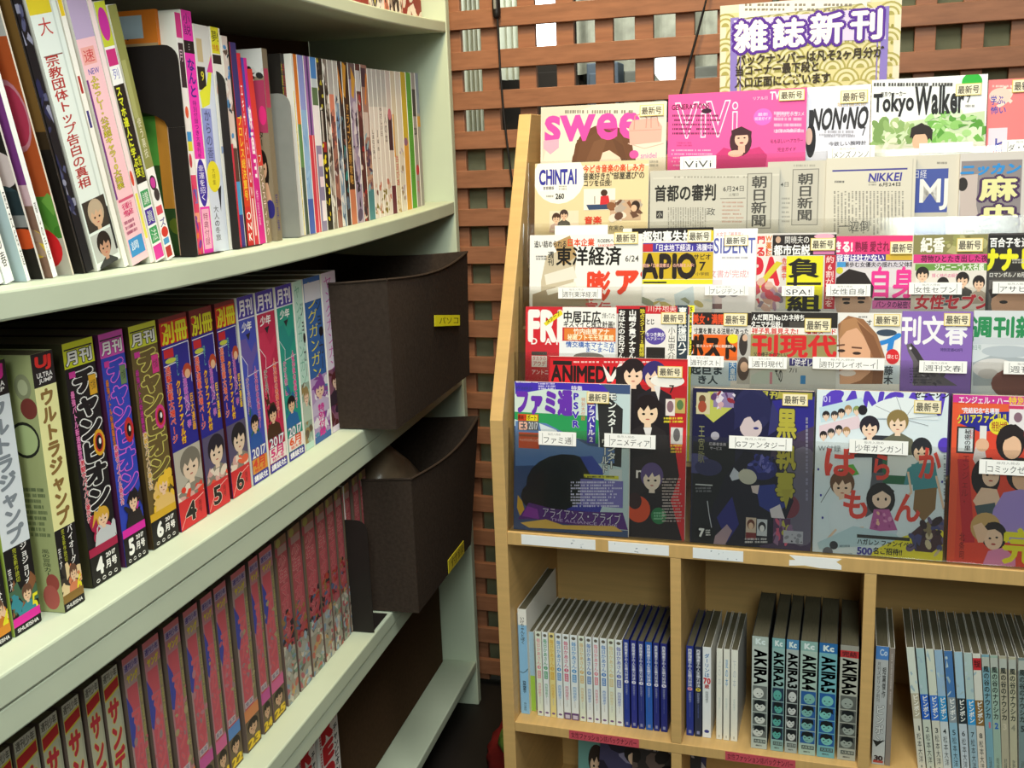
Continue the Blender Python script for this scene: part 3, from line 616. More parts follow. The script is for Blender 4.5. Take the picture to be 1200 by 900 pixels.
for i in range(4):
    R_.append((441 + i * 5, 445.6 + i * 5, 254.5 - i, 'white spine with a small mark, ' + NTH[i] + ' of the four white ones', (lambda q: lambda A: (A.rect(0, 0, 1, 1, 'e9dfda'), A.rect(0, 0, 1, .25, 'c9c6c2'), A.vt(('しまむら美人', 'Jun.', 'やさしい日', '人の本')[q], .5, (.5, .5, .35, .4)[q], .6, .2, '3a3436'), A.busy(0, .75, 1, .98, ['c87a6a', '7a4a44', 'e0c0b0', '8a7a30'], 9, q, .8, .1)))(i)))
R_ += [
 (461, 466, 250.5, 'maroon and white spine, right of the four white ones', lambda A: (A.rect(0, 0, 1, 1, 'dfd2cc'), A.rect(0, .3, 1, .55, '4a2a34'), A.ell(.5, .3, .4, .04, 'd87a8a'), A.rect(0, .8, 1, 1, '6a2c3c'))),
 (466.5, 471.5, 249.5, 'cream spine with red lettering', lambda A: (A.rect(0, 0, 1, 1, 'e8dcc4'), A.rect(0, .3, .3, .6, 'e0a030'), A.vt('鉄道ぴあ', .5, .7, .7, .22, 'd0323c'), A.busy(0, .85, 1, 1, ['9a7a4a', 'c8b080'], 6, 2))),
 (472, 477.5, 248.5, 'cream white spine left of the yellow one', lambda A: (A.rect(0, 0, 1, 1, 'ece4d8'), A.busy(0, .5, 1, .95, ['c8b8c8', 'd8c890', 'b09a80'], 10, 5, .8, .06))),
 (478, 483.5, 247, 'yellow orange spine left of the green one', lambda A: (A.rect(0, 0, 1, 1, 'e9a93a'), A.rect(0, 0, 1, .5, 'd8bb2a'), A.ell(.4, .5, .4, .03, '9a6a8a'))),
 (484, 489.5, 245.5, 'bright green spine', lambda A: (A.rect(0, 0, 1, 1, '5cae34'), A.vt('園芸通信増刊号', .5, .5, .4, .6, '4a9428'))),
 (490, 494, 244, 'grey spine with a red spot', lambda A: (A.rect(0, 0, 1, 1, 'a8a09e'), A.rect(0, .12, 1, .32, '3c3436'), A.txt('20', .5, .43, .8, .05, '2c2626', b=.03), A.ell(.5, .72, .48, .04, 'c8323c'), A.vt('夏号', .5, .85, .6, .1, 'c8525a'))),
 (494.5, 498, 243, 'grey spine at the right end of the shelf', lambda A: (A.rect(0, 0, 1, 1, 'a9a6a0'), A.rect(0, 0, 1, .3, '8f9fb4'), A.rect(0, .32, 1, .4, 'd8a03a')))]
for x0, x1, yb, lab, fn in R_:
    lbook('A', x0, x1, yb, .262 if x0 < 440 else .257, fn, lab if len(lab.split()) > 4 else lab + ' on the upper left shelf', G)

# book ends of bent sheet steel
def bookend(label, k, xa, yb, h, depth, m, hole=False, foot=.07, d=-.03):
    s, _ = onL(xa, yb, d); r = empty('bookend', ML(s, d, top(k, s) + .0004), label, 'bookend', 'bookends on the left bookcase')
    R = .018; arc = lambda cx, cz, a0, a1: [(cx + R * math.cos(a0 + (a1 - a0) * i / 5), cz + R * math.sin(a0 + (a1 - a0) * i / 5)) for i in range(6)]
    out = [(0, 0.001)] + [(0, h - R)] + [(R - R * math.cos(a), h - R + R * math.sin(a)) for a in [math.pi / 2 * i / 5 for i in range(1, 6)]] + [(depth - R + R * math.sin(a), h - R + R * math.cos(a)) for a in [math.pi / 2 * i / 5 for i in range(6)]] + [(depth, 0.001)]
    b = MB()
    if hole:                                  # plate with an arched cut-out: two posts and a bridge
        y0, y1, zh = .022, depth - .03, h * .62
        b.prism([(0, .001), (0, zh), (y0, zh), (y0, .001)], -.0012, 0); b.prism([(y1, .001), (y1, zh), (depth, zh), (depth, .001)], -.0012, 0)
        q = [p for p in out if p[1] >= zh]
        b.prism([(0, zh + .0001)] + q[0:] + [(depth, zh + .0001)] + [(y1, zh + .0001)] + [((y0 + y1) / 2 + (y1 - y0) / 2 * math.cos(t), zh + .02 * math.sin(t)) for t in [math.pi * i / 8 for i in range(1, 8)]] + [(y0, zh + .0001)], -.0012, 0)
    else: b.prism(out, -.0012, 0)
    b.build('upright_plate', m, r)
    b = MB(); b.box(.0, foot, .004, depth, 0, .0009); b.build('foot_plate', m, r)
    return r
bookend('large black steel bookend with an arched opening, right of the leaning magazines', 'A', 233, 309, .245, .15, STEELB, hole=True)
bookend('small black steel bookend with rounded top between bright spines', 'A', 282, 292, .225, .13, STEELB)
bookend('grey steel bookend with rounded top beside the long haired woman magazine', 'A', 352.5, 276, .205, .14, STEELG)
# magazines standing behind the large bookend
def s_over(A):
    A.rect(0, 0, 1, 1, 'b89a70'); A.rect(0, 0, 1, .13, 'd97a28'); A.vt('', 0, 0, 1, 1, '000000'); A.txt('あたまにげ', .62, .07, .4, .09, '241a10', b=.03); A.rect(.62, .02, .9, .11, 'aebfca'); A.rect(0, .14, 1, .2, 'cfa488'); A.rect(.1, .4, 1, 1, '35552c'); A.rect(.6, .42, .92, .62, '5fb04a'); A.rect(.92, .42, 1, .8, 'd8943a'); A.busy(.1, .64, 1, 1, ['b8b02a', '6a7a2a', '2f4a24'], 18, 4, .3, .2)
OV = onL(232.5, 298.5, -.041)[0]
lbook('A', 222, 231.5, 305, .287, lambda A: (A.rect(0, 0, 1, 1, 'e2bb9a'), A.rect(0, 0, 1, .14, 'e07a24'), A.rect(.5, .5, 1, .8, 'd8a060')), 'orange topped magazine rising behind the large black bookend', G, 0, d=-.062, side=s_over, th=.006, s_at=OV - .0066)

# ---- thick monthly magazines, middle shelf
GB = 'thick comic magazines on the middle left shelf'
def uj(body, ink, red, num, words, foot, seed, figc):
    def f(A):
        A.rect(0, 0, 1, 1, body); A.rect(0, 0, 1, .125, '231d20'); A.txt('UJ', .5, .04, .72, .05, red, b=.05, it=.1); A.txt('ULTRA', .52, .083, .72, .018, 'e8e6e4', b=.02); A.txt('JUMP', .55, .106, .6, .018, 'e8e6e4', b=.02)
        A.vt('ウルトラジャンプ', .5, .40, .66, .53, ink, b=.055)
        A.rect(0, .675, 1, 1, '1d1a1c'); A.vt(words, .72, .77, .26, .19, 'f1efec', b=.02); A.vt('完全新作読切', .38, .745, .15, .13, 'c9cf3a'); A.vt('荒木', .12, .79, .14, .09, 'e9e7e4')
        A.busy(0, .83, 1, .95, figc, 22, seed, .5, .35); A.head(.62, .865, .34, .06, '6a4a3a', 'e8c3a0', body=figc[0]); A.txt(num, .84, .92, .26, .075, 'e8df2c', it=.15)
        A.rect(0, .935, 1, .968, foot); A.rect(0, .968, 1, 1, '17141a'); A.txt('SHUEISHA', .5, .984, .8, .014, 'e9e7e6', b=.02)
    return f
lbook('B', -14, 14.5, 748, .257, uj('dfe6e8', '8a9298', 'e02a8a', '4', 'テラフォ外伝', 'd98a2a', 1, ['c8742c', '2c4a9a', 'e8c0a0']), 'thick comic magazine cut by the left photo edge, middle shelf', GB)
lbook('B', 16.5, 50.5, 737, .257, uj('dfe5ea', '848c94', 'dc2a96', '5', 'ジョジョリオン', 'e02aa0', 2, ['3a8a98', '8a5a3a', '4a6a50']), 'thick spine with white body and grey katakana, yellow 5 at the foot', GB, cover='9ab04a')
def s_uj6(A): A.rect(0, 0, 1, 1, 'a5aa78'); A.ell(.93, .12, .05, .05, '8d8f70'); A.ell(.93, .12, .03, .03, 'b5b794'); A.ell(.95, .2, .05, .04, '7a3a34'); A.ring(.9, .32, .09, .07, .012, '2a2a24', 'b3c08a'); A.vt('風の冒険カー', .93, .8, .05, .11, '2f3a2a'); A.ell(.95, .88, .04, .035, '9c4a44'); A.ell(.93, .94, .05, .05, 'b05a54'); A.smalltext(.82, .5, .98, .7, '5f6a4a', 9, 3)
lbook('B', 75.3, 101, 712, .257, uj('e9e6a4', '8a6a3a', 'e0302c', '6', 'バイオーグト', '8a6a34', 3, ['d8825a', '3a3430', 'e8d0a0']), 'thick spine with cream yellow body and brown katakana, yellow 6 at the foot', GB, cover='a9ac7c', side=s_uj6, d=-.030)
def cr(head, hink, body, edge, mon, seed, eyec, cols, foot='1c191b', title='f2f2ee', gap=None):
    def f(A):
        A.rect(0, 0, 1, 1, body); A.rect(0, 0, 1, .1, head); A.rect(.04, .024, .96, .03, '2a2626'); A.txt('月刊', .5, .062, .86, .055, 'f4f3ef', o=hink, ow=.09, b=.035)
        A.vt('チャンピオン', .58, .405, .8, .58, body, o=title, ow=.12, b=.075)
        A.rect(.1, .115, .3, .14, 'd03a9a'); A.rect(.7, .15, .95, .23, eyec if eyec != 'c62a34' else '6f8a5a'); A.txt('付録', .82, .19, .18, .04, '2c2a20')
        A.ell(.8, .43, .2, .055, eyec); A.ell(.8, .43, .14, .04, 'c63a2c'); A.ell(.8, .43, .1, .03, '1a1416'); A.ell(.83, .425, .04, .013, 'f4f2ee')
        A.vt('最強バトル新連載登場', .13, .34, .13, .3, cols[0], o=cols[1], ow=.05); A.vt('激闘サバイバル番外付', .16, .6, .16, .26, cols[2], b=.03, o='f4eef0', ow=.08)
        A.busy(.3, .7, 1, .86, cols[3:], 26, seed, .5, .3); A.head(.6, .735, .4, .075, cols[3], 'efc9a8', body=cols[4]); A.rect(0, .84, 1, .875, cols[5])
        A.rect(0, .875, 1, 1, foot); A.txt(mon, .3, .925, .24, .065, 'f6f5f2', b=.05); A.txt('2017', .7, .898, .34, .018, 'f2f0ee', b=.03); A.txt('月号', .7, .935, .4, .036, 'f6f4f2', b=.03)
        for i in range(4): A.ring(.18 + .21 * i, .982, .06, .008, .012, 'e8e6e4', foot)
    return f
lbook('B', 109.3, 144.7, 692, .257, cr('d9de2c', '1e1a1c', '1f1c1f', 'd9de2c', '4', 4, 'e0a92c', ['f0a0d0', 'c02a8a', 'd22a44', 'd8a838', 'c8ccd0', 'a8244a']), 'black bodied thick spine with yellow head and the figure 4', GB, cover='3a3826')
lbook('B', 147.5, 175.5, 663.5, .257, cr('d24fb4', '9a2a86', '3346b8', '7a3a9a', '5', 5, 'c62a34', ['f08a2a', '8a4a20', 'd8306a', '241e22', '2c2628', 'e02aa8'], title='e069d8'), 'blue and magenta thick spine with the figure 5', GB, cover='4a2040')
lbook('B', 180, 211.5, 645.5, .257, cr('d3d83a', '1e1a1c', '6a5832', 'a08030', '6', 6, 'd83a8a', ['d83aa0', '6a1a5a', 'd8a82a', 'efc33c', 'e8c070', 'd9ac2c'], title='d8cf6a'), 'brown and gold thick spine with yellow head and the figure 6', GB, cover='3a2c1c')
def bs(mon, seed, cols, fhair):
    def f(A):
        A.rect(0, 0, 1, 1, '2c2a8e'); A.rect(0, 0, 1, .022, '7e2026'); A.rect(0, .022, 1, .125, 'd7331f' if seed % 2 else '7e2026'); A.txt('別冊', .52, .074, .92, .095, 'e8e32c', b=.035); A.ell(.14, .05, .08, .02, 'cf2a24', n=5)
        A.line([(.02, .14), (.97, .135), (.97, .33)], .0011, 'e9e9f0'); A.line([(.02, .22), (.45, .215)], .0011, 'e9e9f0'); A.rect(.06, .145, .4, .185, 'cf2a34'); A.ell(.28, .2, .2, .012, 'c8cf4a')
        A.line([(.6, .39), (.8, .43), (.6, .47)], .0011, 'e9e9f0')
        A.vt('進撃連載大増ページ', .14, .4, .2, .36, cols[0], o='f4e6d8', ow=.05, b=.03); A.vt('クリアファイル付', .45, .45, .18, .3, 'f0d030', o='b83424', ow=.09, b=.03); A.vt('新連載読切一挙', .7, .4, .16, .28, cols[1], o='e8d8e8', ow=.04, b=.02); A.vt('巨大漫画', .88, .47, .14, .18, cols[2], b=.03)
        A.ell(.82, .27, .16, .035, 'b8482c'); A.ell(.82, .285, .1, .022, 'e8b890'); A.vt('描下し', .48, .23, .1, .1, '7ac8b8')
        A.rect(0, .62, 1, .86, 'b9b2a4' if seed == 1 else '5a5270'); A.head(.58, .71, .7, .14, fhair, 'e6cdb4', body='8a8478'); A.busy(0, .8, 1, .86, [cols[0], 'd8a8a0', 'e8d8c8'], 12, seed, .4, .4)
        A.rect(0, .86, 1, 1, 'd22f34'); A.line([(.02, .99), (.4, .9), (.95, .875)], .0009, 'f0c0bc'); A.txt(mon, .42, .93, .4, .085, '1f1a1a', o='f2e6d8', ow=.05, b=.03); A.vt('月号', .78, .93, .15, .06, '5a1a1c')
    return f
lbook('B', 212, 244, 619, .257, bs('4', 1, ['e0402c', 'c048c0', 'e8a838'], '7a7468'), 'navy thick spine with yellow head, red foot and the figure 4', GB, cover='4a1a20')
lbook('B', 245.5, 271.5, 604, .257, bs('5', 2, ['e8503a', 'b83ab0', 'f0c838'], '2a2430'), 'navy thick spine with yellow head, red foot and the figure 5', GB, cover='4a1a20')
lbook('B', 273.3, 296, 586.5, .257, bs('6', 3, ['e86a4a', 'b83aa0', 'f0c838'], '28242a'), 'navy thick spine with yellow head, red foot and the figure 6', GB, cover='4a1a20')
def mm(body, mon, mcol, cols, seed):
    def f(A):
        A.rect(0, 0, 1, 1, body); A.rect(0, 0, 1, .115, '4c3ca6'); A.txt('月刊', .5, .06, .84, .085, 'f2f1f6', b=.05); A.rect(0, .113, 1, .12, 'e4e2ee'); A.rect(.15, .13, .75, .185, body); A.txt('少年', .46, .16, .6, .05, 'f2f0ee', b=.04, it=.12); A.poly([(.36, .2), (.64, .195), (.5, .235)], '2c2a30')
        A.poly([(0, .22), (.35, .22), (.6, .3), (.9, .25), (1, .3), (.62, .37), (.55, .42), (.25, .42), (.3, .36), (0, .3)], cols[3]); A.line([(.0, .3), (.3, .36), (.25, .42), (.95, .41)], .0011, 'e8e6ea')
        A.vt('かける新連載', .2, .52, .2, .2, cols[0], o='f6eef0', ow=.06, b=.02); A.vt('人気作家の巻頭カラー', .74, .55, .2, .34, cols[1], o='f6eef0', ow=.06, b=.03); A.busy(.05, .55, .6, .82, cols[2:], 20, seed, .4, .14)
        A.head(.4, .68, .46, .085, '231e20', 'e8bf9c', body=cols[4]); A.txt('2017', .5, .835, .86, .05, 'f4f3f6', o='3a3492', ow=.05, b=.02); A.rect(.02, .865, .98, .945, 'f1e6e4' if mon != '4' else 'd8923c'); A.txt(mon + '月', .5, .89, .8, .055, mcol, b=.045); A.txt('特大号', .5, .93, .7, .02, mcol, b=.02); A.rect(0, .95, 1, 1, '3f3a9c'); A.txt('講談社', .5, .972, .86, .034, 'f0eff6', b=.03)
    return f
lbook('B', 297.5, 316.5, 572, .257, mm('4752b8', '4', 'd8432c', ['8a2c86', 'c02c8e', '3a6a4a', '6a5aa8', '2f5aa8'], 1), 'blue thick spine with violet head, year and orange month 4', GB)
lbook('B', 317.5, 338, 558, .257, mm('c22f52', '5', 'd8307e', ['4a6a3a', 'e8672c', '3a2a20', 'd0385a', '4a3020'], 2), 'crimson thick spine with violet head, year and pink month 5', GB)
lbook('B', 339.3, 358, 541.5, .257, mm('2f9c88', '6', 'e85a2c', ['c83a8a', 'e0308e', '3a6a8a', '2c8f86', '2f6aa8'], 3), 'teal thick spine with violet head, year and orange month 6', GB)
def cy(body, ink, seed, fig):
    def f(A):
        A.rect(0, 0, 1, 1, body); A.vt('ヤングガンガン', .42, .32, .6, .6, ink, b=.0, o='4a4a50' if ink == 'f0f0f4' else None, ow=.04); A.vt('ジョーカー', .8, .35, .34, .45, '3a3c44'); A.ell(.86, .34, .14, .03, '221e22'); A.rect(.0, .6, 1, 1, fig[0]); A.busy(0, .6, 1, .96, fig, 36, seed, .6, .1); A.head(.5, .68, .6, .1, fig[1], 'ecc8b0', body=fig[2]); A.rect(0, .96, 1, 1, body)
    return f
lbook('B', 358.8, 368.8, 528, .257, cy('bfe0d2', '74b49a', 4, ['9ab0a0', '9a8458', 'b8c8b8', '6a5a48']), 'mint green thick spine with grey vertical katakana', GB)
def cyb(A): cy('3c66a8', 'e8d83a', 5, ['b89ac8', '8a4a9a', 'c8b8d8', '4a8ab0', 'e8e4ee'])(A); A.rect(.02, .03, .98, .14, 'd8d6e0'); A.vt('特別付録', .5, .87, .4, .2, 'd8309a', b=.03)
lbook('B', 369.5, 389, 517.5, .257, cyb, 'blue thick spine with a blank white sticker near the top', GB)
lbook('B', 389.8, 406, 505.5, .257, cy('e9dcec', 'd26ab8', 6, ['8a5a70', '5a2a2c', '3a2c38', '9a7a88', '6a3a60']), 'pale pink thick spine next to the dark cloth box', GB)

# ---- weekly comic magazines, lower shelf
GC = 'weekly comic magazines on the lower left shelf'
CH = ['a8a89e', 'bc6a5c', '7f94aa', 'd0c8b8', '6c645c', 'a0b2c0', 'c09a68', '7c9480', 'b06068', 'b4ac9c', 'c4bcb0']
def sunday(i):
    def f(A):
        A.rect(0, 0, 1, 1, 'b7b69a'); A.rect(.04, .0, .96, .05, 'c9c7b8'); A.txt('週刊少年', .5, .026, .86, .036, '6a675c', b=.03); A.poly([(.02, .065), (.5, .05), (.98, .045), (.98, .1), (.5, .115), (.02, .125)], 'd2c23a'); A.poly([(.04, .07), (.96, .052), (.96, .095), (.04, .118)], 'b7282e')
        A.vt('サンデー', .48, .36, .74, .46, 'b93440', o='cfc65a', ow=.09, b=.06); A.rect(.88, .12, 1, 1, 'a8a890'); A.rect(.02, .62, .86, 1, 'a08a70'); A.busy(0, .6, 1, 1, CH, 46, i, .5, .06); A.txt(str(20 + i), .5, .95, .6, .04, 'd8c83a', o='5a2a2a', ow=.05)
    return f
def jumpy(i):
    def f(A):
        A.rect(0, 0, 1, 1, 'bb8188' if i % 3 else 'b09490'); A.rect(0, 0, 1, .03, 'd87a80'); A.rect(.04, .03, .96, .07, 'b9a3bc'); A.txt('週刊少年', .5, .05, .8, .03, '5a4a94', b=.03); A.txt('ヤング', .5, .103, .7, .04, 'dfc92e', o='5a2a30', ow=.05, b=.05)
        A.rect(.1, .14, .74, .8, 'cc5d66'); A.poly([(.0, .17), (.28, .24), (.34, .34), (.12, .42), (0, .4)], '4c52a4'); A.vt('マガジン', .46, .5, .62, .52, 'd8646a', o='a8808a', ow=.06, b=.04); A.rect(.78, .12, .98, .75, '8c7f62'); A.vt('新連載開始号', .88, .42, .14, .5, 'b0a85c'); A.busy(0, .3, 1, .75, ['bd8288', 'c8666e', 'a08484', 'b0a078'], 14, i, .3, .05)
        c = ('d86a98', '5f8cc8', 'd88a5a', 'c85a9a')[i % 4]; A.rect(.0, .765, 1, .83, c); A.rect(.1, .72, .7, .755, 'c9b8bc'); A.txt('集英', .4, .738, .5, .026, '5a5070'); A.rect(0, .83, 1, 1, '6a5844'); A.head(.5, .88, .7, .08, '2c221c', 'c8a080'); A.rect(0, .945, 1, .99, '8a7020'); A.txt(str(17 + i), .5, .965, .86, .045, 'e8c22c', b=.05)
    return f
def maroon(i):
    def f(A):
        A.rect(0, 0, 1, 1, 'b3565c'); A.rect(0, 0, 1, .05, '8f7058'); A.ell(.3, .03, .2, .025, 'a8a05a'); A.rect(.2, .055, .95, .1, 'b09088'); A.vt('少年マガジン', .52, .36, .66, .5, 'c45c64', o='d0a098', ow=.07, b=.05); A.rect(0, .1, .1, .7, '7a6a50')
        A.busy(0, .45, 1, .7, ['b8503c', 'a8343c', '5a6a8a', '9a7a4a', '403638'], 26, i + 3, .5, .08); A.rect(0, .68, 1, 1, 'a09a8c'); A.busy(0, .66, 1, 1, CH, 44, i, .55, .09)
    return f
TOPS = [(-6, 16, 905), (18, 47, 890), (49, 72, 872), (75, 97, 852), (101, 119.5, 832), (121.5, 141.5, 814), (144, 164.5, 787), (168, 188.5, 770), (192.5, 212, 750), (216, 234, 737), (236.5, 250.8, 723.5), (251.5, 267, 708), (272, 290, 695), (292.5, 304, 678), (304.8, 320.5, 666), (322.5, 337, 652), (338.2, 353, 640.5), (354.2, 369, 628), (370, 381.3, 618), (382, 391.5, 609), (392.3, 400.5, 599), (401, 410, 588), (412.8, 420, 577), (420.8, 429.5, 571)]
for i, (x0, x1, yt) in enumerate(TOPS):
    d = -.041; zt = 0
    s0 = onL(x0, yt, d)[0]; s1 = onL(x1, yt, d)[0]; w = s1 - s0 - .0007
    fn = sunday(i) if i < 6 else jumpy(i - 6) if i < 15 else maroon(i - 15)
    kind = ('grey red weekly with white head strip', 'rose red weekly with yellow top mark', 'dull maroon weekly with crowded lettering')[0 if i < 6 else 1 if i < 15 else 2]
    n = i if i < 6 else i - 6 if i < 15 else i - 15
    A = Art(w, .257); fn(A)
    volume('magazine', kind + ', ' + NTH[n] + ' from left of its kind, lower shelf', 'magazine', GC, ML(s0, d, top('C', s0) + .0006), w, .182, .257, A, cover='6a5a50')
# clear thin divider and bookend at the end of the weeklies
s = onL(411.3, 690, -.0395)[0]
b = MB(); b.box(-.0008, .0008, 0, .15, 0, .258); tag(b.build('shelf_divider', mat('pale_plastic_sheet', 'd8d6d0', .4, .4), M=ML(s, -.0395, top('C', s) + .0005)), 'thin pale plastic divider between the last weeklies on the lower left shelf', 'divider')
bookend('black steel bookend with a wide foot between the weeklies and the lower cloth box', 'C', 437, 715, .20, .14, STEELB, foot=.075, d=-.002)

# ---- lowest and top shelf
def rbook(A): A.rect(0, 0, 1, 1, 'ece6e2'); A.txt('R', .42, .1, .56, .12, 'c9242e', b=.08); A.vt('月刊', .84, .06, .2, .07, 'b03a44', b=.02); A.vt('チャンピオン', .84, .3, .22, .36, '1f1c20', b=.03); A.txt('E', .42, .25, .5, .11, 'c9242e', b=.08); A.txt('D', .42, .4, .5, .11, 'c9242e', b=.08); A.smalltext(.04, .05, .14, .6, 'b8505a', 1, 2, vert=True); A.busy(0, .6, 1, .95, ['c93a3a', '3a3436', 'd8b8a0', '7a8a9a'], 24, 2, .5, .1)
GD = 'white and red comic magazines on the lowest shelf'
for (x0, x1, yt, lab) in ((309, 333, 903, 'left white and red magazine on the lowest shelf, mostly cut off'), (349, 371, 891, 'white magazine with a red letter, second from the right on the lowest shelf'), (373.5, 398.5, 879, 'white magazine with a red R on its spine, rightmost on the lowest shelf')):
    s0 = onL(x0, yt, -.05)[0]; s1 = onL(x1, yt, -.05)[0]; A = Art(s1 - s0 - .0007, .257); rbook(A)
    volume('magazine', lab, 'magazine', GD, ML(s0, -.05, top('D', s0) + .0006), s1 - s0 - .0007, .182, .257, A, cover='dcd8d2')
GT = 'comic books on the top left shelf'
tcs = [(423, 432, '8a3a34', 'd8a090', 'dark red book foot'), (432.5, 436, 'd9c8b8', 'a0564a', 'pale narrow book foot'), (436.5, 445.5, '34405a', 'e0d040', 'blue black book foot with yellow'), (446, 450.5, 'd8cfd4', '5a3a5a', 'pale violet book foot'), (451, 456, 'c87a64', 'e0c0b0', 'salmon book foot'), (456.5, 462.5, 'cfc0b4', 'a89890', 'beige book foot'), (463, 468, '2a2424', '5a4a44', 'black book foot'), (468.5, 472, 'e8d8cc', 'b88a78', 'cream book foot'), (472.5, 494, '8f2f28', 'f0d0b8', 'wide red book foot with a white sleeve figure')]
for x0, x1, c1, c2, lab in tcs:
    yb = 4 + (x0 - 430) * .2; s0 = onL(x0, yb, -.035)[0]; s1 = onL(x1, yb, -.035)[0]; A = Art(s1 - s0 - .0006, .24); A.rect(0, 0, 1, 1, c1); A.busy(0, .75, 1, .99, [c2, c1, 'e8ded6', '3a2c2a'], 12, int(x0), .6, .3)
    if x0 > 472: A.poly([(.35, .9), (.55, .86), (.7, .93), (.6, .99), (.5, .96)], 'f4e8e0'); A.poly([(.1, .99), (.5, .97), (.95, .99), (.9, 1), (.1, 1)], 'e06a5a')
    volume('comic_book', lab + ' seen on the top shelf above', 'book', GT, ML(s0, -.035, top('0', s0) + .0006), s1 - s0 - .0006, .17, .24, A, cover=c1)

# ---- dark cloth boxes
def cloth_box(label, k, s0, s1, h, flare, lab, lx, tilt=0.0, dfront=.058, depth=.30, kl=.14, rot=0.0):
    r = empty('storage_box', ML(s0, dfront, top(k, s0) + .002), label, 'storage box', 'dark cloth storage boxes on the left bookcase')
    w = s1 - s0; n = 14; b = MB()
    def ring(z, o, sag=0.0, inset=0.0):
        P = []; W0 = -o * kl + inset; W1 = w + o - inset; y0 = inset; y1 = depth - inset
        for i in range(n): t = i / n; P.append((W0 + (W1 - W0) * t, y0 - .010 * math.sin(math.pi * t) * (z / h) + inset * 0, z - sag * math.sin(math.pi * t)))
        for i in range(n): t = i / n; P.append((W1, y0 + (y1 - y0) * t, z - sag * .6 * math.sin(math.pi * t)))
        for i in range(n): t = i / n; P.append((W1 + (W0 - W1) * t, y1, z - sag * .4 * math.sin(math.pi * t)))
        for i in range(n): t = i / n; P.append((W0, y1 + (y0 - y1) * t, z - sag * .6 * math.sin(math.pi * t)))
        return P
    R = [ring(h * t, flare * t, .012 * t) for t in (0, .15, .35, .6, .85, 1)]
    b.loft(R, cap=False); b.loft([ring(h, flare, .012), ring(h, flare, .012, .0035)], cap=False); b.loft([ring(h * t, flare * t, .012 * t, .0035) for t in (1, .6, .05)], cap=False)
    Bt = ring(0, 0, 0); b.face(list(reversed(Bt))); b.face(ring(h * .05, 0, 0, .0035)); b.build('cloth_body', CLOTH, r)
    b = MB(); T = ring(h, flare, .012); b.tube(T + [T[0]], .0022, 6); b.build('rim_piping', CLOTH, r)
    b = MB(); A = Art(lab[2], lab[3]); A.rect(0, 0, 1, 1, lab[5] if len(lab) > 5 else 'f0ea2a'); A.txt(lab[4], .56, .5, .8, .7, '3a3618', b=.0)
    sheet(b, A); b.box(0, lab[2], .0002, .0012, 0, lab[3], lin('d8cc34'))
    o = b.build('yellow_label', PRINT, r); o.matrix_local = Matrix.Translation((lab[0], -.0118 * (lab[1] / h) - .0036, lab[1])) @ Matrix.Rotation(rot, 4, 'Y'); o['label'] = 'yellow label with black handwriting'
    return r
def boxlab(k, s0, px, w_, t, d=.062):
    a = onL(px[0], (px[1] + px[3]) / 2, d); c = onL(px[2], (px[1] + px[3]) / 2, d); zt = onL((px[0] + px[2]) / 2, px[1], d)[1]; zb = onL((px[0] + px[2]) / 2, px[3], d)[1]
    return (a[0] - s0, zb - top(k, s0) - .002, c[0] - a[0], zt - zb, t)
cloth_box('dark brown cloth storage box with a bright yellow label, middle shelf', 'B', -.064, .372, .243, .022, boxlab('B', -.064, (505, 362, 535, 375), 0, 'パソコ'), 0, rot=.15)
cloth_box('dark brown cloth storage box with a small yellow label, lower shelf, full of things', 'C', .012, .35, .246, .10, boxlab('C', .012, (530, 645, 549, 661), 0, '付録') + ('c2b238',), 0, dfront=.05, kl=0.0)
# things lying in the boxes
def bundle(name, label, cat, k, s, d, z, sx, sy, sz, m, seed, base=None):
    R = random.Random(seed); b = MB(); n = 18; rings = []
    for j in range(7):
        t = j / 6; rr = (1.02 - t ** 5) ** .7
        rings.append([(sx * rr * math.cos(a) * (1 + .16 * math.sin(3 * a + seed + j)), sy * rr * math.sin(a) * (1 + .12 * math.cos(2 * a + seed)), sz * (t - 0) * (1 + .25 * math.sin(2 * a + seed * 2) * t)) for a in [2 * math.pi * i / n for i in range(n)]])
    b.loft(rings); o = b.build(name, m, M=(ML(s, d, z) if base is None else base), smooth=True); o.data.polygons.foreach_set('use_smooth', [True] * len(o.data.polygons)); return tag(o, label, cat)
bundle('plastic_bag', 'crumpled brown grey plastic bag lying in the lower cloth box', 'bag', 'C', .175, -.09, top('C', .16) + .016, .155, .11, .236, mat('crumpled_film', '6b5a48', .3, .5, noise=.35, nscale=18, bump=.8), 3)
b = MB(); b.box(0, .20, 0, .12, 0, .012); tag(b.build('notebook', mat('slate_cover', '2d2f36', .5, .3, noise=.06), M=ML(.04, -.05, top('B', .04) + .195, 0.12), bevel=.002), 'slate notebook lying in the upper cloth box', 'notebook')
b = MB(); b.box(0, .26, 0, .19, .0, .185); tag(b.build('carton', mat('dark_carton', '2a2623', .8, .1, noise=.06), M=ML(.02, -.035, top('B', .04) + .0165), bevel=.003), 'dark carton inside the upper cloth box, under the notebook', 'carton')

sb = onL(398.5, 879, -.05)[0] + .03
def brown_box():
    w, h, dp = YI - .012 - sb, .262, .20; r = empty('storage_box', ML(sb, -.075, top('D', sb) + .002), 'plain dark brown box on the lowest shelf, right of the white comic magazines', 'storage box', 'dark cloth storage boxes on the left bookcase')
    m = mat('brown_box_cloth', '4d3826', .95, .1, noise=.12, nscale=120, bump=.2); b = MB(); b.box(0, w, 0, dp, 0, h - .03); b.build('cloth_body', m, r, bevel=.004)
    b = MB(); b.box(-.003, w + .003, -.004, dp + .003, h - .0295, h); b.build('lid', m, r, bevel=.004)
brown_box()
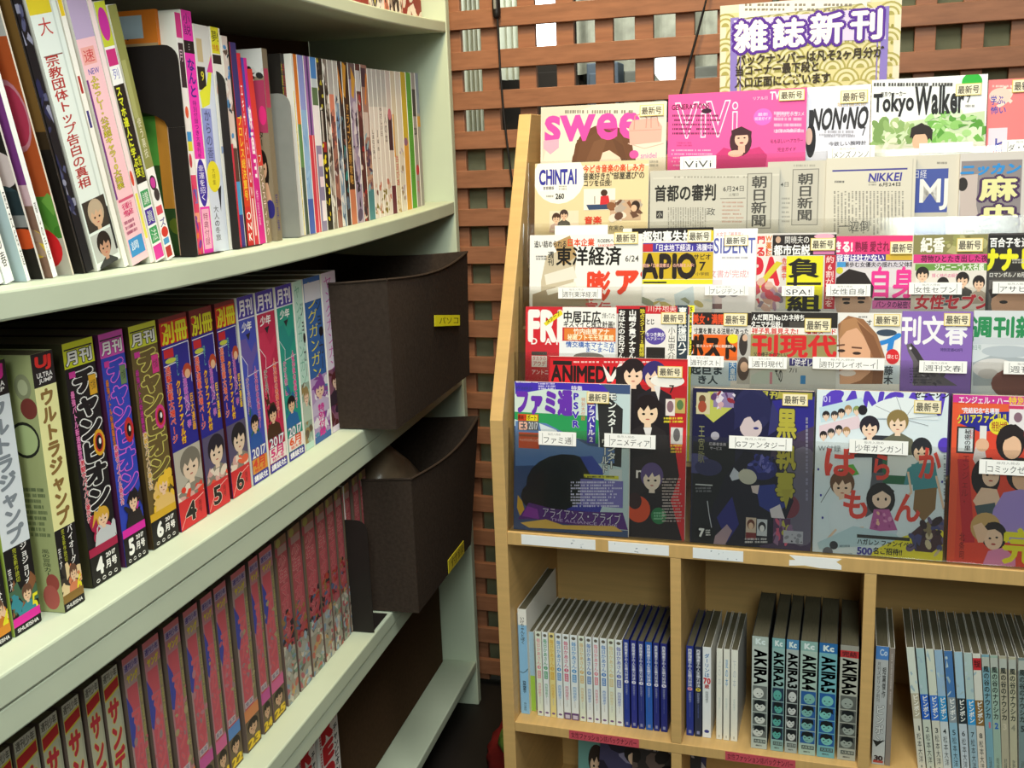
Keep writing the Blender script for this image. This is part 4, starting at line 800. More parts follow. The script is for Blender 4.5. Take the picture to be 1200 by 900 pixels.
# ------------------------------------------------------------------ magazines in the clear pockets
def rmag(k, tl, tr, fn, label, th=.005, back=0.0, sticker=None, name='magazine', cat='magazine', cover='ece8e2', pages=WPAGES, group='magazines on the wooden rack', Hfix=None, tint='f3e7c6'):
    M0 = MR(k, 0, back); f0 = pxf(M0); a, c = f0(*tl), f0(*tr); xl, xr = a[0], c[0]; H = (a[1] + c[1]) / 2
    Wd = xr - xl; M = MR(k, xl, back); g = lambda u, v: (lambda q: (q[0] - xl, q[1]))(f0(u, v if k else v - 4.5 * (v - 455) / 195))
    A = Art(Wd, H, g); A.base = lambda c: (setattr(A, 'n', A.n + 1), A.add([(0, 0), (Wd, 0), (Wd, H), (0, H)], c))
    fn(A)
    r = volume(name, label, cat, group, M, Wd, th, H, A, cover, pages, None, mag=True, t=.0005)
    if sticker:
        x0, y0, x1, y1 = sticker; p, q = g(x0, (y0 + y1) / 2), g(x1, (y0 + y1) / 2); w = q[0] - p[0]; h = g((x0 + x1) / 2, y0)[1] - g((x0 + x1) / 2, y1)[1]; cz = p[1] * .5 + q[1] * .5
        S = Art(w, h); S.rect(0, 0, 1, 1, 'e2c766'); S.rect(.03, .05, .97, .95, tint); S.txt('最新号', .5, .52, .84, .66, '2f2b28', b=.014)
        b = MB(); sheet(b, S); b.box(0, w, .0001, .0005, 0, h, lin(tint)); o = b.build('new_issue_sticker', PRINT, r); o.matrix_local = Matrix.Translation((p[0], -.0022, cz - h / 2)); o['label'] = 'cream sticker with grey lettering'
    return r
# --- top pocket row
def c_sweet(A):
    A.base('e8dcc8'); A.poly([(634, 127), (700, 122), (650, 140), (636, 190)], 'd4ccb9')
    A.head(707, 183, 62, 62, '6b4630', 'f0d4bc', long=True, eyes=None); A.poly([(672, 205), (680, 168), (700, 154), (728, 160), (741, 205)], '6f4a33'); A.poly([(693, 205), (698, 182), (714, 176), (729, 186), (732, 205)], 'efcfb8'); A.poly([(684, 195), (696, 166), (712, 160), (704, 186), (694, 205)], '7a533a'); A.poly([(716, 160), (730, 170), (739, 200), (728, 188)], '66432f')
    A.txt('swee', 693, 149, 112, 28, 'ea4fa6', b=.03); A.smalltext(662, 128, 744, 134, '8a8478', 1, 1)
    A.poly([(737, 150), (741, 141), (769, 138), (776, 148), (775, 166), (738, 170)], 'e0aea0'); A.line([(743, 152), (744, 136), (752, 133), (758, 138), (757, 150)], .0016, 'c99084'); A.line([(763, 150), (763, 137), (770, 136), (772, 148)], .0016, 'c99084'); A.line([(736, 168), (755, 174), (778, 168)], .0014, 'd8b4a4'); A.rect(738, 152, 775, 153, 'cf9a8e')
    A.poly([(637, 165), (655, 163), (655, 173), (645, 181), (637, 174)], 'e6a9bd'); A.ell(743, 181, 5.5, 5, 'e05aa0'); A.txt('snidel', 760, 182, 19, 6, 'e58ab4', b=.02); A.smalltext(753, 187, 778, 196, 'b0a898', 2, 2)
rmag(4, (634, 127), (781, 117), c_sweet, 'beige fashion magazine with pink lettering and a handbag, left end of the top row', .006, sticker=(750, 123, 778, 136))
def c_vivi(A):
    A.base('ee5aa0'); A.txt('ViVi', 828, 140, 72, 40, 'ee5aa0', o='f7d8ea', ow=.028, b=.0); A.txt('GENERATIONS', 809, 125, 44, 6, '5a2040', b=.025); A.ell(828, 130, 6, 3, '3a1a30'); A.smalltext(788, 133, 845, 159, '6a2a50', 5, 3, fill=.45); A.smalltext(793, 166, 812, 172, 'b8407c', 2, 4)
    A.txt('TV', 908, 112, 11, 9, 'f7e0ec', b=.03); A.txt('ジャック!', 924, 113, 24, 8, 'f3c8de'); A.txt('リアル日', 891, 115, 18, 4, 'f3c8de'); A.ell(894, 137, 11, 10, 'd86ac8'); A.txt('最新', 894, 134, 12, 4, 'f6dcf0'); A.txt('開運ガイド', 894, 139, 19, 4, 'f6dcf0')
    A.smalltext(907, 129, 943, 157, 'f2b8d6', 4, 6, fill=.5); A.txt('絶対欲しいコスメ', 926, 134, 33, 5, 'f6d0e4'); A.txt('お買いスタジオ', 923, 153, 30, 5, 'f6d0e4'); A.txt('私もほしいヘアカラー', 922, 165, 38, 5, '5a2444'); A.txt('完全ガイド', 922, 175, 22, 5, '5a2444')
    A.poly([(836, 184), (848, 173), (868, 178), (890, 172), (899, 182), (897, 195), (838, 198)], 'c93a78'); A.ell(868, 166, 13, 17, '4a2a30'); A.ell(869, 163, 8, 9, 'e9b9a4'); A.poly([(858, 166), (857, 153), (869, 148), (881, 154), (880, 164), (877, 158), (861, 159)], '43262c'); A.rect(865, 171, 873, 179, 'e5b09c'); A.ell(869, 167.5, 2.4, .9, '8a2a34'); A.ell(865.5, 162, 1.4, .8, '2a181c'); A.ell(872.5, 161.5, 1.4, .8, '2a181c'); A.ell(862, 180, 9, 4, 'e8b4a0')
    A.smalltext(787, 174, 836, 196, 'f0b0d0', 5, 8, fill=.4)
rmag(4, (783.5, 112.5), (946, 101), c_vivi, 'bright pink fashion magazine with white outlined letters, top row', .006, sticker=(913, 105, 943, 118))
def c_nonno(A):
    A.base('dcdcea'); A.txt('NON•NO', 984, 139, 66, 24, '2c2a2e', b=.035, it=.12); A.rect(948, 129, 953, 147, '2c2a2e'); A.ell(950, 165, 6, 20, '201c22'); A.ell(948, 160, 4, 10, 'd8b0a0'); A.txt('7', 1012, 154, 5, 10, '3a383e'); A.smalltext(966, 152, 1004, 162, '9a98a4', 2, 4); A.txt('坂口健太郎', 998, 122, 34, 5, 'c8a03a'); A.txt('今欲しい腕時計', 993, 168, 44, 5, '3c3a40', b=.02); A.smalltext(960, 156, 1004, 160, 'a5a3ae', 1, 7)
rmag(4, (905, 107), (1021, 96), c_nonno, 'pale lilac magazine with heavy slanted black capitals, top row', .005, back=.0065, sticker=(985, 106, 1017, 121))
def c_walker(A):
    A.base('f2f2f0'); A.poly([(1022, 148), (1154, 130), (1154, 190), (1022, 196)], 'c9d8b0'); A.busy(1022, 142, 1070, 185, ['7a9a58', 'a9bf80', '8fae6a', 'dfe2c4'], 40, 3, .3, .2); A.busy(1085, 132, 1154, 165, ['6fae4a', '8fc46a', 'a9d488', '5a9a3a', 'd8ecc4'], 60, 4, .25, .2); A.rect(1024, 168, 1154, 192, 'd5d2bd'); A.busy(1024, 166, 1154, 178, ['c0c9a0', 'e4e0cc', 'a8a888'], 16, 5, .2, .2)
    A.txt('Tokyo', 1047, 123, 47, 26, '211f20', b=.034); A.txt('Walker', 1101, 117, 57, 31, '211f20', b=.034); A.txt('東京ウォーカー', 1047, 110, 30, 6, '2c2a2a', b=.01); A.smalltext(1024, 96, 1122, 102, '4a4846', 1, 3, fill=.6); A.poly([(1128, 98), (1130, 90), (1138, 86), (1147, 88), (1150, 96)], '2fae3a'); A.ell(1139, 96, 12, 10.5, '2fae3a', n=24); A.txt('7', 1135, 116, 5, 8, '3a3838'); A.smalltext(1131, 122, 1143, 126, '8a8886', 1, 4)
    A.ell(1080, 156, 13, 10, '2b211c'); A.ell(1078, 166, 9, 11, 'e2b596'); A.poly([(1066, 162), (1068, 150), (1080, 144), (1093, 152), (1092, 166), (1086, 157), (1072, 158)], '2b211c'); A.rect(1060, 176, 1078, 184, 'dcae90')
rmag(4, (1022, 96), (1158, 84.5), c_walker, 'white city guide magazine with black lettering and green leaves, top row', .006, sticker=(1120, 98, 1150, 112))
def c_davinci(A):
    A.base('f07f80'); A.txt('ダ・', 1192, 112, 52, 26, 'f6d6c8', b=.03); A.ell(1172, 112, 13, 9, 'f4cbbd'); A.smalltext(1163, 99, 1200, 103, 'f8d0c8', 1, 4); A.txt('学ぶ、', 1172, 117, 22, 11, '4a50a8', b=.02); A.txt('怖い', 1170, 129, 18, 9, '4a50a8', b=.02); A.rect(1158, 150, 1180, 176, 'e6d8e4'); A.txt('ヒ', 1171, 170, 16, 18, '4a50a8', b=.02)
rmag(4, (1158.5, 96), (1262, 86), c_davinci, 'coral pink magazine with blue characters, right end of the top row', .005, back=.003, sticker=(1186, 93, 1217, 108))
# --- newspaper row
GN = 'folded newspapers in the second row'
def c_chintai(A):
    A.base('e3cfa2'); A.rect(629, 194, 760, 196, 'f4e8d0'); A.ell(655, 208, 30, 31, 'f6f2e8'); A.txt('CHINTAI', 653.5, 207.5, 44, 17, '3a3a9a', b=.04); A.ell(645, 199.5, 1.2, 1.2, '3a3a9a'); A.rect(633, 217, 651, 224, 'fbf8f2'); A.txt('首都圏版', 643, 220.5, 13, 4, '3c3a38', b=.02); A.smalltext(655, 217, 667, 223, 'a09888', 2, 2); A.txt('260', 656, 230, 10, 6, '2c2a28', b=.04); A.smalltext(640, 228, 649, 232, 'a09888', 1, 3)
    A.txt('今どき音楽の楽しみ方', 719, 197, 72, 9, 'd8502c', b=.03); A.txt('音楽好きが"部屋選び"の', 719, 206, 72, 8.5, '3c342c', b=.02); A.txt('コツを伝授!', 700, 214.5, 33, 7.5, '3c342c', b=.02)
    A.rect(684, 221, 721, 246, 'efe6d8'); A.poly([(687, 240), (719, 239), (717, 245), (690, 246)], '3a4a6a'); A.ell(708, 226, 4, 4, '4a3428'); A.poly([(703, 240), (704, 230), (713, 229), (715, 239)], 'd0353a'); A.line([(697, 239), (697, 230)], .0012, '5a4a40')
    A.rect(715, 234, 751, 258, 'c9a88a'); A.busy(716, 236, 750, 256, ['8a5a3c', 'e8d8c4', 'b8a898', '6a4a3a'], 24, 4, .35, .3); A.ell(745, 241, 5, 6, '3a2a22'); A.ell(743, 244, 3.5, 4, 'e3b896'); A.rect(644, 247, 678, 272, 'ead8bc'); A.head(652, 256, 9, 11, '4a3428', 'e6bd9c', body='c9a898'); A.head(661, 252, 9, 11, '4a3a34', 'e2b898', body='5a5448'); A.txt('音楽', 695, 258, 20, 9, 'd8402c', b=.03); A.txt('充実の', 722, 267, 18, 6, '4a4438'); A.rect(646, 268, 678, 270, 'd4c4a8')
rmag(3, (627, 194.5), (760.5, 184.5), c_chintai, 'cream housing magazine with blue capitals and small photos, left end of the newspaper row', .004, back=-.001)
def c_asahi(A):
    A.base('c6c2b6'); A.rect(764, 206, 912, 208, 'd0ccc0'); A.smalltext(790, 206, 900, 209, 'a09c90', 1, 9); A.txt('首都の審判', 803, 226, 72, 19, '2f2d2a', b=.03); A.txt('政', 833, 248, 10, 9, '3a3836'); A.rect(769, 247, 777, 256, '3c3a38'); A.vt('小', 773, 251.5, 6, 7, 'c8c4ba')
    A.txt('6月24日', 860, 221, 25, 7, '3c3a36', b=.01); A.txt('土曜日', 860, 228, 12, 3.5, '7a766c'); A.smalltext(846, 235, 872, 262, 'b89484', 6, 3, fill=.4); A.smalltext(782, 243, 828, 275, '8f8b80', 16, 5, vert=True, fill=.45); A.rect(844, 232, 874, 232.8, '8a867c')
    A.rect(875, 203, 904, 268, '85827a'); A.rect(876, 204, 903, 267, 'bfbbaf'); A.vt('朝日新聞', 889.5, 236, 19, 60, '4c4a46', b=.02)
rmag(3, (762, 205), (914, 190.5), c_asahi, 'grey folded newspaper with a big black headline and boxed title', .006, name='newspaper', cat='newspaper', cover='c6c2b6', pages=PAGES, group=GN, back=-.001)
def c_asahi2(A):
    A.base('c8c3b6'); A.txt('4日', 920, 216, 10, 6, '4c4a46'); A.smalltext(916, 230, 926, 262, '98948a', 6, 3, fill=.4); A.rect(928, 198, 959, 264, '85827a'); A.rect(929, 199, 958, 263, 'c1bcb0'); A.vt('朝日新聞', 943.5, 231, 19, 56, '4c4a46', b=.02); A.smalltext(930, 192, 958, 196, 'a09c90', 1, 4)
rmag(3, (900, 191.5), (970, 186), c_asahi2, 'grey folded newspaper showing only its boxed title, behind the one with the big headline', .006, back=.0065, name='newspaper', cat='newspaper', cover='c8c3b6', pages=PAGES, group=GN)
def c_nikkei(A):
    A.base('d6cfbf'); A.rect(975, 198, 1063, 200, '4a4690'); A.txt('NIKKEI', 1037, 207.5, 39, 9, '3f3b94', b=.03, it=.12); A.txt('6月24日', 1043, 216, 26, 5, '3c3a38', b=.02); A.smalltext(1018, 212, 1030, 218, '8a867e', 2, 2); A.smalltext(978, 211, 990, 215, '5c5a58', 1, 3); A.smalltext(976, 224, 1060, 275, '8f8a80', 20, 8, vert=True, fill=.45); A.txt('一辺倒', 1001, 265, 36, 13, '4a4844', b=.01); A.rect(1068, 186, 1069, 276, 'c0b9aa')
rmag(3, (968.5, 186.5), (1074, 181), c_nikkei, 'folded newspaper with a violet rule and small violet capitals', .006, name='newspaper', cat='newspaper', cover='d6cfbf', pages=PAGES, group=GN, back=.001)
def c_mj(A):
    A.base('d2cbbc'); A.rect(1066, 198, 1110, 276, '46559e'); A.txt('MJ', 1093, 228, 36, 36, 'e9e6e0', b=.01); A.txt('日経', 1078, 204, 16, 10, 'd8d6dc'); A.smalltext(1098, 189, 1114, 193, '7a766c', 1, 2); A.rect(1071, 249, 1111, 256, 'c4bdae'); A.txt('26日(月曜日)', 1087, 259, 32, 6, '4c4a46', b=.01)
rmag(3, (1060, 183), (1126, 180), c_mj, 'folded newspaper with a blue square and large white initials', .006, back=.0065, name='newspaper', cat='newspaper', cover='d2cbbc', pages=PAGES, group=GN)
def c_gekkan(A):
    A.base('cfc8c2'); A.rect(1125, 188, 1196, 274, '8d8486'); A.poly([(1125, 206), (1146, 204), (1144, 240), (1150, 272), (1125, 274)], 'c4b4ae'); A.ell(1128, 216, 6, 8, '2c2624'); A.txt('ニッカン', 1161, 198, 70, 13, '2f8ad0', o='e4ecf2', ow=.06, b=.06, it=.2); A.txt('麻', 1170, 221, 42, 28, 'e3dfa0', o='4a3058', ow=.11, b=.05); A.txt('央', 1170, 252, 44, 24, 'e3dfa0', o='4a3058', ow=.11, b=.05); A.ell(1180, 262, 10, 12, '6a5a58'); A.smalltext(1128, 268, 1190, 273, '4a4444', 1, 2)
rmag(3, (1125.5, 181), (1236, 174.5), c_gekkan, 'sports newspaper with blue title and huge yellow violet characters, right end of the second row', .006, name='newspaper', cat='newspaper', cover='cfc8c2', pages=PAGES, group=GN)
# --- third row
def c_toyo(A):
    A.base('f3f0ea'); A.poly([(634, 330), (640, 300), (660, 292), (676, 298), (670, 350), (634, 356)], 'cdbfa4'); A.poly([(638, 322), (672, 312), (676, 326), (640, 334)], 'eae3d4'); A.poly([(624, 345), (650, 336), (690, 350), (690, 362), (624, 360)], 'a8957a'); A.poly([(648, 285), (668, 276), (676, 300), (660, 312)], 'b89868'); A.poly([(640, 340), (674, 330), (676, 336), (642, 346)], 'efe9dc')
    A.txt('追い詰められる', 645, 286, 38, 8, '3c3a38', b=.025); A.txt('日本企業', 680.5, 284, 32, 9, 'e0502c', b=.03); A.txt('ROE8%へ', 710, 282, 19, 5.5, '3c3a38', b=.02); A.txt('SANKO新時代', 711, 287.5, 20, 4, 'd84a3c'); A.vt('週刊', 645.5, 303, 7.5, 17, '2c2a28', b=.02); A.txt('東洋経済', 689.5, 300, 76, 22, '201e1c', b=.025); A.txt('6/24', 740.5, 303, 16, 7, '4a4846', b=.01)
    A.smalltext(628, 299, 641, 305, '5a5854', 2, 3); A.txt('膨', 701, 335, 28, 34, 'e4472e', b=.06); A.txt('アマ', 749, 330, 58, 31, 'e4472e', b=.06); A.txt('宣伝', 701, 360, 30, 12, 'dc5a5a', b=.05)
rmag(2, (621, 278), (753, 271.5), c_toyo, 'white economy magazine with large red characters, left end of the third row', .0045, back=-.001, sticker=(720, 272, 748, 286))
def c_sapio(A):
    A.base('ece6de'); A.rect(740, 266, 838, 282, '231f1e'); A.txt('都知事失格', 782, 277, 58, 13, 'f2f0ee', b=.04); A.rect(828, 270, 836, 282, 'e8d42c'); A.rect(740, 284.5, 838, 295, '4a3f9e'); A.rect(740, 286, 765, 295, 'c8343c'); A.txt('「日本地下経済」沸騰中', 800, 290, 70, 8, 'eeeaf4', b=.02)
    A.rect(740, 295.5, 838, 327, 'cfae2c'); A.txt('SAPIO', 777, 312, 76, 27, '2a2220', b=.05); A.txt('戦後「日本国憲法」の内幕を入手!', 783, 311, 60, 4.5, 'e8b0a0', b=.02); A.txt('サピオ', 823, 301, 20, 7, '2c2622', b=.02); A.txt('7', 823, 312, 8, 10, '2c2622', b=.02); A.txt('小学館', 823, 321, 16, 4, '4a4030'); A.rect(740, 327.5, 838, 333, 'e4dc2e'); A.rect(754, 330, 781, 332, '2a2622'); A.rect(740, 333, 838, 362, 'f1eeea'); A.poly([(790, 345), (812, 335), (815, 360), (792, 362)], 'cdd9e0'); A.busy(756, 350, 830, 362, ['9aa08a', 'c8b878', 'dfe4e4', 'b8c4cc'], 12, 4, .3, .4)
rmag(2, (730, 268.5), (836.5, 265.5), c_sapio, 'yellow opinion magazine with giant black capitals, third row', .005, back=.0035, sticker=(806, 269.5, 834, 284), tint='f7f1dc')
def c_president(A):
    A.base('f4f1f4'); A.txt('PRESIDENT', 848, 288, 74, 18, '5a62b0', b=.01); A.txt('大文字「最高年」', 856, 274.5, 34, 5, 'c8505a', b=.01); A.smalltext(846, 300, 878, 304, 'b0acb4', 1, 3); A.txt('文書が完成!', 854, 321, 46, 9, 'e0909a', b=.0); A.rect(826, 328, 846, 362, 'e8d9dc'); A.vt('インフル', 818, 345, 8, 38, 'd05a6c'); A.rect(827, 340, 834, 360, 'c8b8d4'); A.ell(846, 346, 5, 3, '9a98a0'); A.ell(860, 345, 5, 3, '9a98a0'); A.rect(834, 356, 846, 362, '8a6a6c')
rmag(2, (812, 268.5), (888, 267.5), c_president, 'white business magazine with pale blue capitals, third row', .0045, back=.0075, sticker=(849, 276, 877, 288), tint='f8f4e6')
def c_spa(A):
    A.base('d9d3cf'); A.rect(887, 274, 906, 302, 'e8e0d8'); A.txt('門', 892, 281, 9, 9, 'd83a3c', b=.04); A.txt('る!', 893, 295, 13, 12, 'd83a3c', b=.05); A.vt('W薬ぶ', 901, 288, 7, 26, 'd87a2c', b=.03); A.rect(905, 275, 980, 299, '2c2524'); A.txt('関暁夫の', 934, 281, 29, 9, 'e8e4e0', b=.01); A.txt('都市伝説', 928, 293, 42, 12, 'f2f0ee', b=.045); A.ell(912, 281, 3, 4, 'c8a48c'); A.rect(953, 292, 978, 298, 'e083b0'); A.ell(966, 277, 12, 3, 'e8a8c0')
    A.rect(887, 300, 914, 362, 'e9dcd8'); A.txt('SPA', 890, 318, 46, 30, 'd52a3c', b=.06); A.poly([(888, 332), (910, 306), (917, 308), (889, 340)], 'd8c83a'); A.vt('危機中', 919, 315, 6, 26, 'd8503c', b=.02); A.ell(902, 345, 10, 12, 'c8a090'); A.busy(888, 330, 918, 362, ['b08aa0', 'd8b0a0', '8a7a8c', 'c8505c'], 18, 5, .4, .3)
    A.rect(921, 300, 964, 362, 'e6de2a'); A.txt('負', 942, 314, 37, 22, '241f1c', b=.07); A.rect(922, 331, 962, 334, '241f1c'); A.rect(930, 324, 934, 336, '241f1c'); A.txt('組', 942, 355, 38, 20, '241f1c', b=.07); A.rect(966, 299, 979, 362, 'bf2d3c'); A.vt('約6割が給組を', 972, 330, 10, 60, 'f0d0cc', b=.015)
rmag(2, (887.5, 274), (980.5, 272), c_spa, 'yellow and black weekly with a big black character, middle of the third row', .0045, back=-.001, sticker=(950, 279, 979, 293.5))
def c_jishin(A):
    A.base('dfd8da'); A.rect(970, 276, 1077, 298, 'e33a78'); A.txt('きる!', 988, 289, 22, 13, 'f4eeee', b=.05); A.txt('熟睡 愛され', 1022, 289, 40, 12, '8a1c44', b=.03); A.rect(970, 298, 1077, 306, '4a3c92'); A.txt('弱音は吐かない', 1008, 302, 56, 8, 'f0ecf4', b=.03); A.rect(1038, 298, 1072, 305, 'd8b03a'); A.rect(970, 306, 1077, 314, 'd4ccd6'); A.txt('尾瀬歩む女優夫の揺れた父体験', 1027, 310, 90, 6, '3c3840', b=.02); A.rect(981, 307, 991, 313, '4a9ad4')
    A.txt('自身', 1045, 331, 54, 36, 'e83a94', b=.03); A.rect(1024, 349, 1072, 352, '2c2a2c'); A.rect(1022, 352, 1072, 362, 'd66ab0'); A.txt('バンタの秘密①', 1048, 357, 44, 8, '5a1c58', b=.02); A.ell(1000, 350, 22, 32, 'c9a48c'); A.poly([(978, 345), (980, 326), (995, 315), (1014, 320), (1024, 336), (1022, 350), (1012, 340), (985, 340)], '29211f'); A.rect(987, 349, 996, 352, '3a2c28'); A.rect(1005, 348, 1014, 351, '3a2c28'); A.ell(992, 355, 4, 1.6, '2c2220'); A.ell(1009, 354, 4, 1.6, '2c2220'); A.ell(984, 317, 4, 4, 'd8d23a')
rmag(2, (975, 277), (1076, 275.5), c_jishin, 'weekly with a pink head strip and pink characters beside a dark haired face, third row', .0045, back=.0035, sticker=(1043, 283, 1072, 298))
def c_seven(A):
    A.base('dcd3c4'); A.rect(1070, 274, 1160, 298, '8a8454'); A.txt('紀香', 1093, 287, 28, 17, 'f2efe6', b=.04); A.busy(1108, 276, 1158, 296, ['6a6a3c', '9a9a5c', 'b4ae78'], 16, 3, .3, .3); A.rect(1070, 298, 1160, 308, 'd93a86'); A.txt('荷物ひとたき出した夜', 1118, 303, 78, 8, '4a1030', b=.02); A.rect(1072, 309, 1160, 317, '6f9a4a'); A.txt('ジャニーズJr.大名鑑', 1124, 313, 58, 8, 'e8ecdc', b=.03)
    A.rect(1072, 317, 1160, 362, 'e6ded4'); A.txt('輝く時代の瞬間', 1108, 323, 32, 5, 'd83a8a'); 
    for cx, cy, w, cc in ((1081, 322, 14, '8a8f98'), (1105, 334, 13, '58626c'), (1128, 328, 14, '4a4440'), (1147, 332, 13, 'b8a898')): A.head(cx, cy, w, 16, '2a2220', 'ecc4a6', body=cc)
    A.txt('女性セブン', 1116, 354, 88, 17, 'd22a3c', b=.05, it=.12, o='e8dcd4', ow=.08)
rmag(2, (1070, 276.5), (1158, 273), c_seven, 'weekly with olive head strip, pink strip and several young faces, third row', .0045, back=-.001, sticker=(1121, 279, 1152, 295))
def c_asahigei(A):
    A.base('4a4644'); A.rect(1158, 275, 1262, 290, '231f1e'); A.txt('百合子を追', 1183, 284, 46, 11, 'f2f0ee', b=.035); A.rect(1158, 290, 1262, 318, '2c2826'); A.txt('サナヒ', 1182, 304, 68, 26, 'ece62a', b=.07); A.smalltext(1186, 303, 1200, 309, 'c8c4b8', 2, 3); A.txt('ロマンポルノ10月DVD', 1186, 322, 54, 6, 'dcd8d0', b=.02); A.rect(1158, 328, 1262, 364, '6a6460'); A.ell(1185, 356, 24, 22, 'd2a488'); A.ell(1176, 354, 5, 2, '2c2220'); A.poly([(1158, 340), (1185, 330), (1200, 334), (1200, 344), (1180, 338), (1162, 350)], '3a2c26')
rmag(2, (1158.5, 275.5), (1256, 270), c_asahigei, 'black weekly with thick yellow katakana, right end of the third row', .0045, back=.0035)
# --- fourth row
def c_friday(A):
    A.base('c8303a'); A.rect(617, 361, 658, 404, 'd02a34'); A.txt('FRI', 638, 382, 40, 33, 'f4f0ee', b=.055); A.txt('D   A Y', 639, 400, 34, 7, 'f2ecea', b=.03); A.poly([(637, 379), (657, 363), (660, 368), (640, 382)], 'e6d62e'); A.txt('スクープ', 648, 372, 19, 5, '2c2420', rot=.62, b=.02); A.rect(659, 360, 722, 384, 'f3f1ec'); A.txt('中居正広', 682, 371, 44, 13, '262422', b=.03); A.txt('が練っていた', 713, 370, 15, 7, '3c3a38'); A.txt('キスマイと独立計画!', 690, 380, 60, 8, '2c2a28', b=.025)
    A.rect(661, 385, 722, 399, 'e2823a'); A.txt('竹内由恵アナ', 693, 388.5, 42, 7, 'f6ecd8', b=.03); A.txt('秘蔵フトモモ写真館', 692, 395.5, 54, 7, 'f4ecc8', b=.03); A.rect(655, 400, 722, 440, 'e8ebee'); A.txt('情交橋本マナミが', 692, 404, 58, 7, '3f68b4', b=.025); A.txt('ま〜ま〜ほ', 703, 410, 34, 6, '3f68b4', b=.02); A.rect(623, 412, 641, 416, '4a4644'); A.rect(623, 417, 641, 430, 'ece4e0'); A.txt('タカタの', 632, 420, 16, 5, 'b8343a'); A.txt('アウデ', 632, 426, 15, 6, 'b8343a'); A.txt('アントニ', 633, 436, 20, 6, 'f0e4e0'); A.ell(690, 418, 18, 5, '7a7470')
rmag(1, (616, 361.5), (722, 357.5), c_friday, 'red white weekly with bold black headlines, left end of the fourth row', .004, back=-.001)
def c_flash(A):
    A.base('d9d2ce'); A.rect(721, 357, 815, 368, 'c62a34'); A.txt('川井地美音', 780, 361, 42, 9, 'f0d8d2'); A.rect(724, 362, 749, 440, '28211f'); A.vt('おはたのお兄さん', 728.5, 392, 8, 58, 'f1efec', b=.03); A.vt('山崎夕貴アナさん', 741, 392, 9, 58, 'f1efec', b=.04); A.rect(749, 360, 756, 440, '3a2c20'); A.vt('独占スクープ!2重結婚', 752.5, 390, 6, 56, 'd8c83a', b=.03); A.rect(756, 368, 790, 440, 'e9e4e0'); A.txt('とじ', 762, 377, 10, 7, '3a3634', b=.03); A.ell(768, 394, 12, 10, '5a4aa0'); A.txt('ちつき美女', 768, 392, 22, 5, 'f0ecf6', b=.02); A.txt('ヘアヌード', 768, 397, 20, 4, 'f0ecf6'); A.rect(757, 407, 779, 440, '2a2624')
    A.rect(781, 381, 793, 440, 'ece8e2'); A.vt('小出恵介', 787, 402, 9, 38, '3a3836'); A.rect(793, 358, 806, 440, '33404c'); A.vt('東大応援団ハプ', 799.5, 388, 10, 56, 'f0f0ee', b=.04)
rmag(1, (721.5, 360), (808, 357), c_flash, 'busy red and black weekly with vertical white headlines, fourth row', .004, back=.0035, sticker=(775, 366, 804, 379.5))
def c_violence(A): A.base('e9e22e'); A.rect(790, 356, 805, 450, '3a4450'); A.vt('SEX&バイオレンス', 809.5, 388, 6.5, 58, '2c2820', b=.03)
rmag(1, (790, 358.5), (814, 357), c_violence, 'weekly seen only as a narrow yellow strip with vertical black letters, fourth row', .0035, back=.008)
def c_post(A):
    A.base('e3ddd8'); A.rect(812, 366, 880, 381, '2c2422'); A.txt('美女・満開', 830, 374, 36, 12, 'e2502a', b=.05); A.rect(812, 381.5, 880, 384, 'd8d2cc'); A.txt('寸葉を買える注局があった', 845, 388, 64, 7, '2c2826', b=.025); A.rect(812, 392, 864, 422, 'ea6a24'); A.txt('ポスト', 835, 407, 58, 27, '2a1c14', b=.07); A.txt('若さスッキリ体に健康読本', 838, 405.5, 44, 3.5, 'f0d8c8', b=.02); A.ell(859, 397, 6.5, 5.5, 'e8dc2a'); A.rect(864, 392, 880, 450, 'b8b4b0'); A.ell(871, 404, 5, 13, '3c3432'); A.ell(873, 396, 3, 4, 'd8b096'); A.rect(805, 424, 856, 452, 'c3d2dc')
    A.txt('起巨ま', 828, 433, 38, 12, '34404a', b=.04); A.txt('き人', 829, 445, 24, 10, '34404a', b=.04); A.rect(854, 425, 863, 446, '3f86c8'); A.vt('天皇期', 858.5, 435, 7, 22, 'e6eef4', b=.02); A.ell(871, 432, 7, 14, '5a4840'); A.ell(872, 430, 4.5, 6, 'e2b89c')
rmag(1, (811, 367), (881, 365.5), c_post, 'orange titled weekly with black strip and a yellow dot, fourth row', .004, back=.0035, sticker=(848, 367, 876, 382))
def c_gendai(A):
    A.base('d3cfc8'); A.rect(879, 366, 984, 384, '2a2624'); A.txt('んだ関西No1カネ持ち', 912, 372, 62, 7.5, 'f1efec', b=.03); A.txt('タニマチ伝説」', 900, 380, 40, 7.5, 'f1efec', b=.03); A.rect(925, 377, 945, 383, '4a4642'); A.rect(879, 384, 984, 392, 'f1e9e4'); A.txt('祥子乳首見えた!', 908, 388, 54, 7, 'd33a34', b=.03); A.txt('壇蜜ヌード', 962, 388.5, 36, 6.5, 'd33a34', b=.03); A.rect(879, 392, 984, 419, '9a8f5c'); A.txt('刊現代', 930, 405.5, 98, 26, 'd42a2c', b=.06); A.txt('父の様子がおかしい', 903, 415.5, 40, 5, '3c362c', b=.02)
    A.rect(879, 419, 984, 450, 'd4d2cc'); A.rect(925, 420, 952, 429, '3c3478'); A.txt('「逆ギレ', 938, 425, 28, 9, 'f0eef4', b=.03); A.txt('あの', 912, 440, 10, 17, '3c3a38', b=.03); A.txt('7/1', 929, 434, 9, 5, '4a4846'); A.rect(938, 440, 944, 450, '3f8ac8'); A.poly([(880, 440), (905, 428), (915, 450), (880, 450)], 'c8cfc4'); A.rect(902, 436, 905, 450, 'd88a98')
